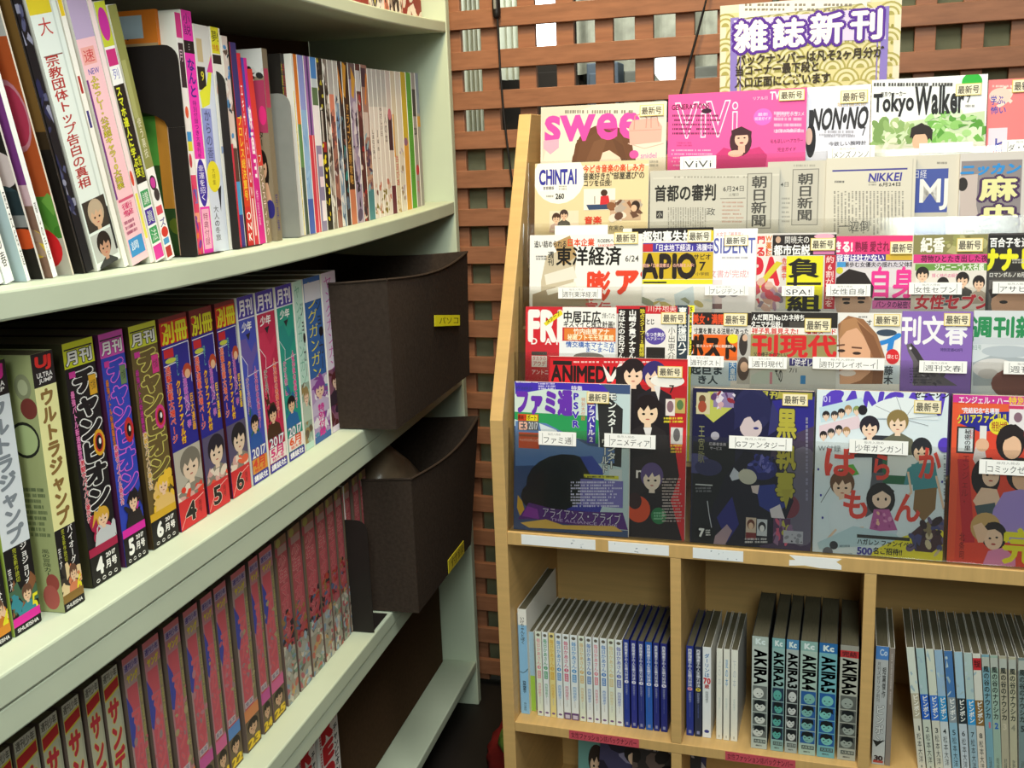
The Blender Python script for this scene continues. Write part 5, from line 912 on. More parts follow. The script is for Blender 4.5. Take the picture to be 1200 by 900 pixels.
rmag(1, (880.5, 366.5), (982, 364.5), c_gendai, 'olive weekly with large red characters, middle of the fourth row', .004, back=-.001, sticker=(943, 373, 974, 389))
def c_playboy(A):
    A.base('e9e6e2'); A.txt('オトナ', 1026, 378, 22, 7, '3a3836', b=.02); A.smalltext(1006, 370, 1020, 373, '4a4846', 1, 2); A.txt('イ', 1043, 401, 26, 22, '2f86d4', b=.08, it=.15); A.ell(1039, 390, 12, 4, '3c4a5c'); A.ell(1046, 418, 8, 9, 'd9282f'); A.txt('袋とじ', 1046, 418, 13, 5, 'f4e4e0', b=.02); A.rect(1036, 428, 1057, 450, 'c3d0da'); A.vt('藤木', 1041, 440, 11, 22, '3a4048', b=.03)
    A.poly([(984, 450), (982, 380), (994, 370), (1012, 374), (1028, 392), (1037, 418), (1034, 450)], '9a6a48'); A.poly([(984, 450), (984, 392), (996, 380), (1010, 388), (1020, 410), (1020, 436), (1008, 446), (996, 450)], 'e0ab88'); A.poly([(982, 400), (986, 376), (1002, 372), (1022, 392), (1030, 420), (1020, 404), (1004, 384), (992, 388)], 'b4835a'); A.poly([(1004, 376), (1024, 394), (1036, 424), (1034, 450), (1022, 450), (1024, 420)], '86593c'); A.ell(986, 411, 4.5, 1.8, '3c2a24'); A.ell(1004, 414, 5, 1.8, '3c2a24'); A.poly([(980, 404), (990, 403), (990, 405), (980, 406)], '6a4634'); A.poly([(998, 406), (1010, 407), (1010, 409), (998, 408)], '6a4634'); A.ell(993, 437, 10, 4, 'f0e6e2'); A.rect(958, 432, 976, 450, 'b8b0aa'); A.head(966, 440, 14, 16, '3a2a24', 'e2b498')
rmag(1, (955, 367.5), (1057, 365.5), c_playboy, 'weekly with a smiling light brown haired woman and a red disc, fourth row', .004, back=.0035, sticker=(1024, 368, 1055, 382))
def c_bunshun(A):
    A.base('8a68b8'); A.txt('刊文春', 1094, 387, 78, 33, 'f1eef4', b=.03); A.txt('特別定価420円', 1115, 410, 26, 4, '4a3a70', b=.02); A.poly([(1062, 404), (1068, 402), (1075, 410), (1084, 424), (1100, 438), (1122, 452), (1070, 452), (1070, 424), (1064, 412)], '6a6268'); A.poly([(1068, 402), (1075, 410), (1082, 422), (1076, 424), (1066, 408)], '3c363a'); A.busy(1070, 424, 1110, 452, ['57505a', '7d7680', '48424a', '8e8890'], 24, 3, .2, .15); A.ell(1067, 408, 1.6, 1.6, 'e8e6ea'); A.smalltext(1066, 430, 1094, 450, '3c363c', 6, 4, fill=.3)
rmag(1, (1057.5, 365.5), (1141, 364), c_bunshun, 'violet weekly with white characters and a drawn grey animal, fourth row', .004, back=-.001, sticker=(1106, 367, 1137, 382))
def c_shincho(A):
    A.base('d5dadd'); A.txt('週刊新潮', 1190, 386, 104, 30, '2c8a54', b=.035); A.txt('6月22日号', 1140, 407, 20, 6, '7a9a90'); A.poly([(1140, 425), (1165, 415), (1200, 420), (1262, 412), (1262, 452), (1140, 452)], 'aab2b8'); A.ell(1165, 432, 26, 12, 'd8d4d2'); A.ell(1158, 438, 12, 6, 'c2bcba'); A.ell(1195, 450, 34, 20, '7a4c44'); A.rect(1140, 396, 1262, 404, 'c9cfd4'); A.ell(1180, 412, 30, 7, 'b9c1c8')
rmag(1, (1141.5, 365.5), (1232, 362.5), c_shincho, 'pale grey weekly with green characters, right end of the fourth row', .004, back=.0035)
# --- bottom row
def c_famitsu(A):
    A.base('41557e'); A.poly([(603, 444), (700, 446), (722, 470), (700, 520), (603, 500)], 'cfe0d8'); A.poly([(603, 444), (690, 445), (707, 452), (716, 462), (716, 472), (690, 458), (640, 456), (604, 462)], '4633b4'); A.poly([(603, 483), (690, 488), (702, 494), (702, 522), (660, 510), (603, 492)], '2f9a5a'); A.rect(701, 462, 738, 625, 'c3d6d8'); A.poly([(700, 468), (709, 462), (730, 480), (728, 550), (704, 545)], '2f2f30')
    A.poly([(604, 494), (640, 497), (672, 514), (690, 524), (720, 528), (720, 545), (604, 548)], '5f7fb4'); A.poly([(632, 497), (652, 505), (658, 516), (636, 516)], 'd3dce4'); A.txt('Weekly', 614, 455, 20, 6, '3a3a8a', it=.2, b=.02); A.smalltext(605, 446, 632, 449, 'd8d4f0', 1, 3); A.smalltext(631, 448, 652, 457, 'd8d4f0', 3, 4)
    A.txt('ファミ通', 637, 471.5, 66, 29, '6a34b0', o='eef0e4', ow=.07, b=.07); A.vt('PSVR', 674, 481, 9, 42, '4a34b4', o='eef0f4', ow=.08, b=.05); A.txt('特集', 676, 455, 13, 6, 'e4e0f4', b=.02); A.vt('特別大付録', 683.5, 480, 5, 28, 'e08a5a'); A.rect(688, 470, 698, 521, '4438a4'); A.vt('テラバトル2', 693, 496, 8.5, 48, 'eeecf6', b=.03); A.rect(688, 470, 696, 474, 'd8502c')
    A.vt('モンスターハンター', 717, 506, 11, 92, 'e9ece8', o='2a2a2c', ow=.09, b=.03); A.vt('ワールド', 709, 536, 9, 42, 'e9ece8', o='2a2a2c', ow=.09, b=.03); A.rect(714, 552, 729, 566, 'd8dedc')
    A.rect(607, 486, 631, 494, 'd84a24'); A.rect(617, 487, 630, 494, 'e4d62a'); A.txt('最新リポート', 618, 490, 22, 6, '5a1a14', b=.02); A.rect(607, 494, 631, 505, '55585e'); A.txt('E3', 613, 500, 10, 9, 'e8b4a0', b=.04); A.txt('2017', 625, 500, 11, 9, 'd8dadd', b=.0); A.rect(608, 508, 632, 527, 'd2502a'); A.rect(608, 510, 632, 513, '8a4a30'); A.txt('ヘッドハンティング', 620, 517, 22, 4, 'f0d0c0', b=.02)
    # the cover creature is left out: a plain dark blue swirl with yellow ribbon ends stands in its place
    A.ell(662, 570, 46, 36, '24262c', rot=.12); A.ell(650, 586, 40, 24, '1f2228'); A.poly([(683, 541), (692, 540), (700, 553), (705, 561), (697, 561), (688, 550)], 'd9a83a'); A.poly([(607, 583), (612, 590), (618, 612), (611, 612), (606, 598)], 'd9a83a'); A.poly([(680, 537), (694, 536), (706, 552), (710, 575), (696, 566)], '3c4ca4'); A.poly([(664, 600), (690, 588), (706, 596), (700, 612), (672, 610)], '3a3aa0')
    A.poly([(607, 612), (620, 592), (650, 600), (690, 603), (730, 604), (736, 625), (700, 622), (650, 616), (630, 612)], '5a2f7e'); A.poly([(612, 608), (618, 596), (630, 600), (632, 612)], '8a3aa0'); A.rect(684, 559, 725, 563, 'd8d23a'); A.smalltext(684, 559.5, 724, 562.5, '4a4420', 1, 4); A.rect(680, 565, 730, 597, '7a72b8'); A.smalltext(669, 566, 729, 598, 'd9d6ee', 9, 9, fill=.55)
    A.txt('アライアンス・アライブ', 681, 608, 92, 13, 'e0d8ea', o='3a1c58', ow=.06, b=.0, rot=-.03); A.txt('THE ALLIANCE ALIVE', 684, 616, 78, 3.4, 'c0aed4', b=.01, rot=-.03); A.poly([(610, 616), (640, 612), (660, 619), (720, 620), (730, 627), (620, 622)], 'dcb45a')
rmag(0, (603, 445), (738.5, 453), c_famitsu, 'game magazine with violet katakana and a green band, left end of the bottom row', .007, back=-.002, sticker=(688, 459, 714, 473))
def c_anime(A):
    A.base('b8252c'); A.rect(643, 421, 806, 450, 'd3262e'); A.rect(648, 422, 670, 427, '2c2422'); A.smalltext(672, 422, 800, 425, 'f0c8c4', 1, 2); A.txt('ANIMEDIA', 686, 438, 80, 18, '2a1e1e', b=.045); A.poly([(706, 426), (716, 441), (726, 425), (730, 425), (718, 447), (712, 447)], 'eee8e4'); A.poly([(722, 430), (738, 425), (760, 470), (758, 540), (720, 560)], '2a2324')
    A.rect(738, 470, 776, 640, '221d20'); A.head(742, 437, 26, 30, '2a1f22', 'f2cfb4', body='241f22'); A.head(767, 440, 26, 30, '3c3170', 'f0d0b8', body='29242a'); A.poly([(744, 470), (762, 462), (784, 480), (786, 560), (744, 560)], '231e22'); A.head(759, 482, 28, 32, '241c1e', 'eed0b0', body='2c2729'); A.poly([(754, 502), (764, 502), (760, 522)], 'e6e2e0'); A.poly([(766, 452), (774, 452), (772, 470)], 'e6e2e0')
    A.ell(782, 446, 20, 8, 'f0ece4'); A.txt('7', 787, 456, 6, 9, '2a2020', b=.02); A.rect(780, 468, 791, 488, 'e8dcd8'); A.ell(785.5, 477, 4, 7, '8a6a74'); A.rect(791, 467, 803, 485, 'c0a860'); A.ell(797, 475, 4, 6, '5a7a4a'); A.smalltext(778, 489, 802, 497, 'e8d83a', 2, 4)
    A.poly([(740, 540), (806, 520), (806, 640), (740, 640)], '2a2326'); A.poly([(806, 500), (790, 520), (796, 560), (786, 590), (800, 640), (806, 640)], 'd22c34'); A.rect(786, 502, 800, 522, 'd8d4d0'); A.ell(793, 511, 4, 8, '6a6668'); A.smalltext(786, 522, 802, 533, 'e8c83a', 3, 5); A.txt('n', 749, 558, 9, 9, 'e8e4e2'); A.head(764, 562, 24, 30, '5a4a80', 'ead8c8', body='241f24'); A.ell(748, 600, 14, 16, 'd8502c'); A.ell(744, 590, 8, 10, '3a2224'); A.ell(772, 608, 9, 10, '2c7a4a'); A.smalltext(766, 603, 779, 613, '8ac8a0', 3, 3); A.smalltext(776, 562, 802, 616, 'c8b8b4', 15, 5, fill=.45); A.smalltext(664, 452, 668, 456, 'e8e0e0', 1, 1)
rmag(0, (643, 420), (806, 418.5), c_anime, 'red magazine with dark suited cartoon figures, half behind the game magazine', .006, back=.0065, sticker=(771, 428.5, 800, 442))
def c_gfan(A):
    A.base('23233c'); A.rect(811, 450, 955, 520, '1e1d40'); A.poly([(905, 470), (955, 465), (955, 520), (915, 520)], '2f2a86'); A.rect(811, 520, 860, 650, '1d1f24'); A.poly([(905, 520), (955, 500), (955, 650), (890, 650)], '4a3c58'); A.ell(940, 585, 26, 60, '6a6478'); A.ell(925, 597, 12, 14, '7a3a48')
    A.poly([(815, 477), (830, 459), (845, 459), (860, 477), (836, 496)], 'b9bc5a'); A.rect(816, 460, 832, 486, 'c9bf9a'); A.ell(823, 468, 4, 5, '6a4a34'); A.ell(823, 477, 5, 7, 'a04a34'); A.rect(836, 460, 860, 478, '8a7aa4'); A.busy(836, 460, 860, 478, ['5a3c6a', 'c8a0a8', 'd8d0dc', '8a2c3c'], 20, 4, .3, .3); A.txt('月刊G', 906, 463, 34, 9, 'b9b24a', b=.05, it=.2); A.rect(912, 460, 952, 468, 'a8a04a')
    A.ell(882, 480, 22, 26, '2a2a54', rot=.1); A.ell(880, 502, 13, 13, 'cdbcc0'); A.poly([(860, 505), (862, 470), (880, 458), (902, 470), (905, 500), (896, 488), (884, 496), (876, 484), (868, 500)], '262650'); A.ell(886, 503, 3.2, 1.6, '3a3a7a'); A.poly([(905, 470), (918, 500), (900, 512)], '34346a'); A.ell(815, 545, 18, 12, '4a4a7c'); A.ell(830, 550, 16, 10, '34345c'); A.vt('王宮歌', 822, 522, 8, 46, '8a8a60', b=.0); A.ell(838, 512, 5, 5, 'a8a4b0'); A.txt('応募者全員', 841, 522, 20, 4, 'b8b4c0'); A.txt('サービス', 839, 527, 14, 4, 'b8b4c0')
    A.poly([(850, 560), (872, 530), (908, 540), (930, 590), (910, 640), (850, 650), (830, 610)], '1d1c2c'); A.poly([(840, 610), (858, 585), (866, 618), (852, 640)], '2b2b78'); A.poly([(886, 572), (908, 570), (922, 596), (906, 606), (890, 596)], '2e3a8a'); A.ell(893, 552, 18, 13, '25286a'); A.poly([(880, 545), (892, 534), (906, 545), (900, 556), (888, 556)], '3a3f94'); A.busy(878, 536, 906, 558, ['34388c', '5a5fb0', '22245a', '6a6ab8'], 20, 6, .3, .25)
    A.poly([(855, 560), (860, 550), (866, 556), (872, 551), (868, 563), (858, 566)], 'c9ccd8'); A.ell(876, 561, 11, 9, 'c9c4b2', rot=-.3); A.poly([(880, 572), (890, 571), (888, 582), (882, 580)], 'd8c4c0'); A.poly([(902, 600), (914, 594), (920, 612), (904, 610)], 'd9cfd4'); A.poly([(838, 632), (852, 618), (858, 626), (850, 642), (836, 642)], 'a88f9a')
    A.vt('黒執事', 921, 535, 24, 112, 'b3aa40', o='2c2a3c', ow=.07, b=.035); A.poly([(916, 576), (928, 576), (921, 600)], 'a9a03c'); A.smalltext(943, 490, 948, 620, '8a86a0', 1, 6, vert=True, fill=.5); A.line([(829, 590), (831, 606), (834, 622)], .0012, 'c8c8d0'); A.ell(825, 628, 10, 10, '14151a'); A.txt('7', 822, 628, 6, 9, 'f0f0ee', b=.06); A.smalltext(827, 624, 834, 632, 'e8e8e6', 3, 2); A.rect(815, 570, 835, 571.5, 'c8c8c8'); A.smalltext(815, 573, 834, 580, '7a7a80', 2, 3)
    A.rect(874, 610, 886, 636, 'cfb8a4'); A.ell(880, 618, 4.5, 6, '6a3a2c'); A.ell(880, 620, 3, 4, 'e0bca0'); A.rect(874, 628, 886, 636, '7a2c30'); A.rect(887, 612, 899, 632, 'c8cad0'); A.ell(893, 621, 4.5, 6, '2c2a30'); A.ell(893, 623, 2.8, 4, 'e8e4e4'); A.smalltext(873, 634, 901, 641, 'd8d4d8', 2, 4); A.rect(906, 611, 926, 641, '5a3a5c'); A.busy(906, 612, 928, 641, ['b8b04a', 'c85a78', '8a6a8c'], 14, 3, .3, .25); A.rect(918, 626, 941, 641, 'b4b4c0'); A.busy(919, 627, 940, 640, ['4a4a54', '8a8a94'], 8, 2, .3, .2)
rmag(0, (812, 456), (955, 457.5), c_gfan, 'thick dark violet comic magazine with gold gothic characters, bottom row', .0185, sticker=(917, 461.5, 947, 476), cover='8a8278')
def c_gangan(A):
    A.base('dde8ee'); A.txt('GANGAN', 1034, 472, 140, 24, '5a3fc0', b=.05, it=.15); A.poly([(965, 464), (988, 462), (984, 476), (963, 480)], '5a3fc0'); A.txt('01', 969, 468, 8, 7, 'c8c4f0'); A.txt('ゼニーゾン', 1092, 463, 40, 8, '26242a', b=.05, it=.25); A.poly([(960, 478), (1010, 466), (1016, 484), (962, 496)], 'c3dbe8'); A.poly([(960, 500), (1006, 488), (1010, 502), (960, 514)], 'e6cfd8')
    for i, (x, y) in enumerate(((968, 488), (978, 488), (986, 485), (994, 481), (1004, 482), (965, 512), (974, 509), (983, 505), (992, 507))): A.head(x, y, 8, 10, ('2a2426', '3a3a3c', '2c2a2e', 'a8845a', '8a9a5a')[i % 5], 'eccdb6', eyes=None)
    A.ell(1011, 481, 5.5, 6, '262226')
    A.ell(1056, 496, 44, 30, 'e6edf0', a0=0.15, a1=3.0, n=24); 
    for p in ((1016, 492), (1026, 476), (1050, 464), (1058, 490), (1072, 474), (1088, 500), (1100, 488)): A.line([(1060, 492), p], .0007, '8a8f98')
    A.rect(1022, 512, 1058, 560, '33353c'); A.rect(1034, 530, 1064, 570, '2f6a4a'); A.rect(1040, 520, 1074, 560, 'dfe4e4'); A.head(1019, 502, 21, 24, '2a2530', 'f0d0b8', body='34343c'); A.head(1052, 496, 23, 26, '8f7a4a', 'f2d4ba', body='6a6a58'); A.head(1080, 530, 22, 27, '2a2a30', 'efcdb0', body='4a9098'); A.poly([(1068, 546), (1096, 544), (1100, 575), (1070, 578)], '4a9098'); A.poly([(1072, 577), (1098, 574), (1096, 600), (1082, 615), (1070, 600)], '8a6a44'); A.poly([(1022, 556), (1036, 556), (1030, 600), (1014, 610)], '5a5c64'); A.line([(1064, 555), (1068, 580), (1058, 590)], .003, 'e8c4a8'); A.line([(1097, 560), (1106, 600)], .003, 'e8c4a8')
    A.poly([(985, 548), (1000, 546), (1007, 558), (990, 562)], '5fae4a'); A.line([(985, 550), (974, 572), (962, 592)], .0009, '4a4a48'); A.head(987, 571, 26, 30, '6a4a34', 'f0cdb2'); A.poly([(976, 590), (998, 586), (1006, 600), (1002, 625), (974, 626), (970, 604)], 'dfe8ee'); A.line([(980, 624), (966, 640)], .0032, 'e9c6ac'); A.line([(996, 624), (1012, 622)], .0032, 'e9c6ac'); A.ell(964, 641, 5, 3, '5a3c34'); A.ell(1003, 627, 5, 3, '4a3a3a')
    A.ell(1032, 588, 17, 20, '2a2628'); A.ell(1033, 588, 11, 11, 'f2d2ba'); A.poly([(1019, 586), (1023, 572), (1036, 568), (1048, 578), (1046, 586), (1034, 578)], '2a2628'); A.ell(1029, 588, 1.4, 2, '241c20'); A.ell(1038, 588, 1.4, 2, '241c20'); A.poly([(1024, 600), (1042, 600), (1052, 626), (1018, 628)], 'b8609c'); A.poly([(1018, 627), (1052, 625), (1050, 632), (1020, 633)], 'c8d4e4'); A.busy(1022, 602, 1048, 624, ['d890bc', 'e8b8a0', 'a04a88'], 12, 3, .2, .15); A.poly([(958, 640), (1000, 620), (1050, 630), (1060, 640), (960, 648)], 'bcd4dc')
    for t, x, y, w, h in (('ば', 984, 543, 38, 36), ('ら', 1033, 549, 24, 34), ('か', 1089, 545, 26, 40), ('も', 1003, 594, 32, 36), ('ん', 1063, 598, 30, 36)): A.txt(t, x, y, w, h, 'e0483c', b=.03)
    A.poly([(1008, 662), (1030, 646), (1060, 632), (1112, 618), (1112, 664)], 'e4d83a'); A.poly([(1066, 630), (1080, 618), (1100, 626), (1108, 640), (1092, 652), (1072, 650)], '4a3238'); A.busy(1066, 612, 1110, 654, ['3a2a30', '6a5a78', 'c8b898', '8a7a5a', '4a4a78'], 26, 6, .25, .2); A.txt('ハガレン ファンイベント', 1041, 641, 74, 7, '2c2a28', b=.025); A.txt('500', 1013, 650, 18, 8, '4a46a0', b=.04); A.txt('名ご招待!!', 1040, 650.5, 34, 8, '2c2a28', b=.03); A.rect(1004, 632, 1066, 636, '3a3834'); A.ell(977, 643, 5, 5, '3a3a40'); A.ell(970, 651, 6, 6, '6a6a70'); A.smalltext(984, 642, 1000, 646, '7a8a94', 1, 2); A.smalltext(978, 652, 1000, 656, '7a8a94', 1, 3); A.ell(1107, 523, 8, 9, '5a3fc0'); A.txt('W付録', 972, 527, 26, 8, '6a747c', b=.0); A.smalltext(1105, 535, 1109, 630, '8a949c', 1, 4, vert=True)
    for p in ((959, 552), (962, 583), (964, 610), (1104, 567)): A.ell(p[0], p[1], 1.2, 1.6, '3a3a9a')
rmag(0, (957.5, 457), (1112, 460.5), c_gangan, 'thick pale blue comic magazine with violet capitals and red hiragana, bottom row', .0185, sticker=(1071, 469.5, 1103, 485), cover='8a8278')
def c_zenon(A):
    A.base('e24a34'); A.rect(1112, 462, 1262, 474, 'd03a96'); A.txt('エンジェル・ハート特別!!', 1166, 470, 86, 9, 'f4eaf0', b=.02); A.rect(1182, 464, 1262, 474, 'd03a96'); A.txt('特別', 1192, 470, 20, 9, 'f0cc3a', b=.03); A.poly([(1122, 480), (1190, 474), (1190, 500), (1150, 508), (1122, 496)], '2c2a90'); A.rect(1112, 474, 1122, 662, 'ea5a38'); A.poly([(1122, 474), (1200, 474), (1200, 482), (1124, 486)], 'e8623a'); A.txt('"完結記念"名場面', 1149, 482, 44, 7, 'eceaf4', b=.03); A.txt('クリアファイル!!', 1150, 491, 58, 11, 'e8dc3a', o='2c2a60', ow=.06, b=.03, rot=.08)
    A.ell(1171, 501, 12, 10, 'ece03a'); A.txt('特別付録', 1171, 501, 18, 12, 'a8342c', b=.02); A.rect(1182, 476, 1262, 508, 'ece6e8'); A.rect(1182, 476, 1200, 480, 'd03a6a'); A.ell(1193, 490, 5, 6, '8a6a7a'); A.rect(1121, 501, 1142, 533, '2a2a2c'); A.rect(1123, 503, 1140, 531, 'd6dee2'); A.vt('秘密の里', 1134, 517, 8, 26, '2c2a2a', b=.02); A.vt('北司郎', 1138.5, 510, 4, 12, 'c8303c'); A.poly([(1122, 540), (1135, 540), (1142, 640), (1128, 640)], 'c22c34'); A.vt('エンジェル・', 1131, 565, 9, 62, '8a2024', b=.0)
    A.poly([(1140, 540), (1144, 520), (1152, 516), (1156, 540), (1150, 560)], 'd8cfd0'); A.rect(1148, 500, 1156, 522, 'e8e6e2'); A.ell(1151, 523, 8, 8, 'e6b796'); A.ell(1184, 520, 17, 22, '241e20'); A.ell(1186, 526, 11, 14, 'eabf9e'); A.poly([(1168, 524), (1172, 504), (1190, 498), (1200, 506), (1200, 516), (1188, 512), (1176, 518)], '2a2224'); A.ell(1155, 562, 17, 24, '221c1e'); A.ell(1161, 560, 10, 13, 'efcdb2'); A.poly([(1141, 556), (1148, 540), (1162, 538), (1172, 552), (1160, 548), (1150, 558)], '2a2224'); A.ell(1157, 559, 1.6, 1.2, '241c1e'); A.ell(1165, 558, 1.6, 1.2, '241c1e'); A.ell(1161, 566, 2.6, .9, 'b04a40'); A.poly([(1140, 590), (1150, 574), (1168, 576), (1176, 600), (1150, 606)], 'ecc8ac'); A.poly([(1142, 596), (1166, 592), (1168, 612), (1146, 610)], '4a5a60')
    A.ell(1196, 558, 17, 20, '241e20'); A.ell(1198, 563, 12, 15, 'e8bc9a'); A.poly([(1164, 600), (1176, 580), (1196, 576), (1262, 590), (1262, 650), (1180, 640), (1160, 620)], 'a88fd4'); A.rect(1186, 556, 1192, 560, '241e20')
    A.ell(1155, 622, 18, 18, 'caa468'); A.ell(1165, 632, 15, 17, '2a2022'); A.ell(1164, 636, 11, 13, 'f0cbae'); A.ell(1160, 635, 1.6, 1.2, '241c1e'); A.ell(1168, 634, 1.6, 1.2, '241c1e'); A.ell(1164, 642, 2.8, 1.2, 'b8504c'); A.poly([(1150, 626), (1158, 616), (1172, 618), (1178, 632), (1166, 624)], '2a2022'); A.poly([(1146, 640), (1140, 620), (1150, 616), (1158, 626), (1152, 640)], 'ecc4a4'); A.poly([(1152, 664), (1158, 650), (1176, 646), (1190, 658), (1190, 668), (1152, 668)], 'e08ab4'); A.txt('完', 1196, 645, 42, 42, 'ece22c', b=.07); A.vt('北条司', 1127, 644, 7, 32, '6a1c1c', b=.0)
rmag(0, (1117, 462.5), (1262, 466.5), c_zenon, 'thick orange comic magazine with magenta head strip, right end of the bottom row', .018, cover='8a8278')

# ------------------------------------------------------------------ books in the rack cubbies
def rbook2(x0, x1, yt, yb, fn, label, group, lean=0.0, Y=.030, D=.148, cover='e8e6de', name='comic_book', H=None, th=None):
    P0, n = Vector((0, Y, 0)), Vector((0, 1, 0)); zb = -.3464 + .0005; a = hit(x0, yb, P0, n); c = hit(x1, yb, P0, n); xm = (x0 + x1) / 2
    w = th or max(.003, c.x - a.x - .0005); H = H or max(.1, hit(xm, yt, P0, n).z - hit(xm, yb, P0, n).z)
    A = Art(w, H); fn(A)
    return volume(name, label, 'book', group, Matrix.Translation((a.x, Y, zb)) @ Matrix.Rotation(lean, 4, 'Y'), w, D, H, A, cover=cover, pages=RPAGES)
def kaasan(c, base='e9ecea', foot=None, no='1'):
    def f(A):
        A.rect(0, 0, 1, 1, base); A.ell(.5, .04, .3, .018, '6a6458'); A.vt('毎日かあさん', .5, .235, .72, .31, c, b=.015); A.ell(.5, .42, .34, .022, c); A.txt(no, .5, .42, .3, .025, base); A.rect(.2, .46, .8, .55, c); A.vt('家族編', .5, .505, .46, .075, base); A.vt('西原理恵子', .5, .69, .6, .17, c); A.smalltext(.4, .78, .6, .88, 'c0c0bc', 1, 2, vert=True); A.ell(.5, .955, .3, .012, '7a5a8a')
        if foot: A.rect(0, .92, 1, 1, '6a4a7c'); A.rect(.15, .945, .85, .99, 'c8c0d4')
    return f
GK = 'books in the left cubby of the wooden rack'
rbook2(605.5, 610.5, 677, 829, lambda A: (A.rect(0, 0, 1, 1, '3f82b8'), A.rect(0, .59, 1, .6, '2a3a4a')), 'deep blue thin book at the far left of the left cubby', GK, Y=.036, D=.17, H=.185)
rbook2(611, 621, 673, 834, lambda A: (A.rect(0, 0, 1, 1, '8fc0e4'), A.rect(0, 0, 1, .15, 'ecebe4'), A.vt('いけちゃんとぼく', .5, .2, .5, .26, '3c444c', b=.02), A.line([(0, .595), (.4, .605), (.7, .59), (1, .56)], .0011, '2c3238'), A.vt('西原理恵子', .5, .74, .44, .12, '2c3a44', b=.02), A.vt('角川書店', .5, .93, .36, .08, '4a5a68')), 'light blue picture book, tallest in the left cubby', GK, Y=.030, D=.19, H=.196)
rbook2(622, 628.5, 700, 829, lambda A: (A.rect(0, 0, 1, 1, '9fbccc'), A.rect(0, .55, 1, 1, '9cc04a')), 'thin book with lime green lower half beside the light blue picture book', GK, Y=.042, D=.12, H=.15)
WX = [(630, 636.8), (637.8, 644.6), (645.4, 652.2), (653.2, 660.4), (661.4, 669.2), (670.2, 678.6), (679.8, 686.8), (688, 695.4), (696.6, 703.4), (705, 712.8), (713.8, 721.4), (722.4, 730.6)]
WC = ['e08f9a', '3c9a64', 'd8a83a', '3a8cc8', 'd04a72', '4a94cc', 'd8b070', '3a74b8', 'e07a8a', '3f7cc4', 'd8c08a', '5a6ab8']
CN = ['pink', 'green', 'amber', 'blue', 'crimson', 'sky blue', 'pale amber', 'deep blue', 'rose', 'azure', 'pale gold', 'violet blue']
for i, (a, c) in enumerate(WX):
    rbook2(a, c, 690 + i * 1.35, 826 + i * 2.05, kaasan(WC[i], 'e9d891' if i == 2 else ('e2ead8' if i in (0, 6, 10) else 'e6ecec'), i in (4, 5), str(i + 1)), 'slim ' + ('pale yellow' if i == 2 else 'white') + ' book with ' + CN[i] + ' vertical title, ' + NTH[i] + ' of the white series', GK, H=.158)
BX = [(731.6, 738.4), (740, 747), (748.4, 755.6), (757, 765), (766.2, 773), (774.6, 782.4)]
def duel(base, dot='e8e6f0', n='1'):
    def f(A): A.rect(0, 0, 1, 1, base); A.vt('西原理恵子の人生画力対決', .5, .24, .6, .42, 'e9ebf2', b=.02); A.ell(.5, .475, .36, .02, dot); A.txt(n, .5, .475, .3, .022, base); A.vt('西原理恵子', .5, .57, .4, .12, 'aab0cc'); A.smalltext(.4, .64, .6, .8, '5a6298', 1, 3, vert=True); A.rect(.3, .94, .7, .975, '8a90b8')
    return f
for i, (a, c) in enumerate(BX):
    rbook2(a, c, 700 + i * .9, 841 + i * 1.4, duel(('2c3f94', '31388c', '2f3a84', '2f62b8', '2c3480', '29307a')[i], n=str(i + 1)), 'dark blue slim book with white title, ' + NTH[i] + ' of the blue series in the left cubby', GK, H=.160, cover='2c3478')
GM = 'books in the middle cubby of the wooden rack'
rbook2(804.5, 813, 708, 852, duel('2c3a8c', 'e0a0a8', '7'), 'dark blue slim book, leftmost in the middle cubby', GM, H=.161, cover='2c3478')
rbook2(814.2, 822.6, 709, 853, duel('33384c', 'e0c83a', '8'), 'slate blue slim book, second in the middle cubby', GM, H=.161, cover='33384c')
rbook2(823.4, 833.4, 710, 856, lambda A: (A.rect(0, 0, 1, 1, 'e8ecee'), A.vt('ダーリンは', .5, .2, .62, .26, '3c7ab4', b=.02), A.txt('70', .5, .37, .86, .06, 'd0343c', b=.05), A.vt('歳', .5, .43, .6, .05, 'b04a4a', b=.03), A.vt('西原理恵子', .5, .55, .4, .13, '4a545c'), A.ell(.5, .93, .3, .018, '3a3f8a')), 'white book with red 70 on the spine, third in the middle cubby', GM, H=.162)
for i, (a, c) in enumerate(((839.4, 846.4), (847.6, 855), (856.2, 864.4))):
    rbook2(a, c, 712, 857 + i * .6, (lambda q: lambda A: (A.rect(0, 0, 1, 1, 'e9e9dc'), A.vt(('上の本', '夏の本', '下の本')[q], .5, .26, .5, .3, ('c8ccc8', '5a98c8', 'b8c0c4')[q]), A.vt('西原理恵子', .5, .6, .36, .13, 'b4c4c0'), A.rect(.4, .95, .6, .98, 'b8b8ac')))(i), 'cream white slim book, ' + ('left', 'middle', 'right')[i] + ' of the three cream ones before the thick volumes', GM, H=.162)
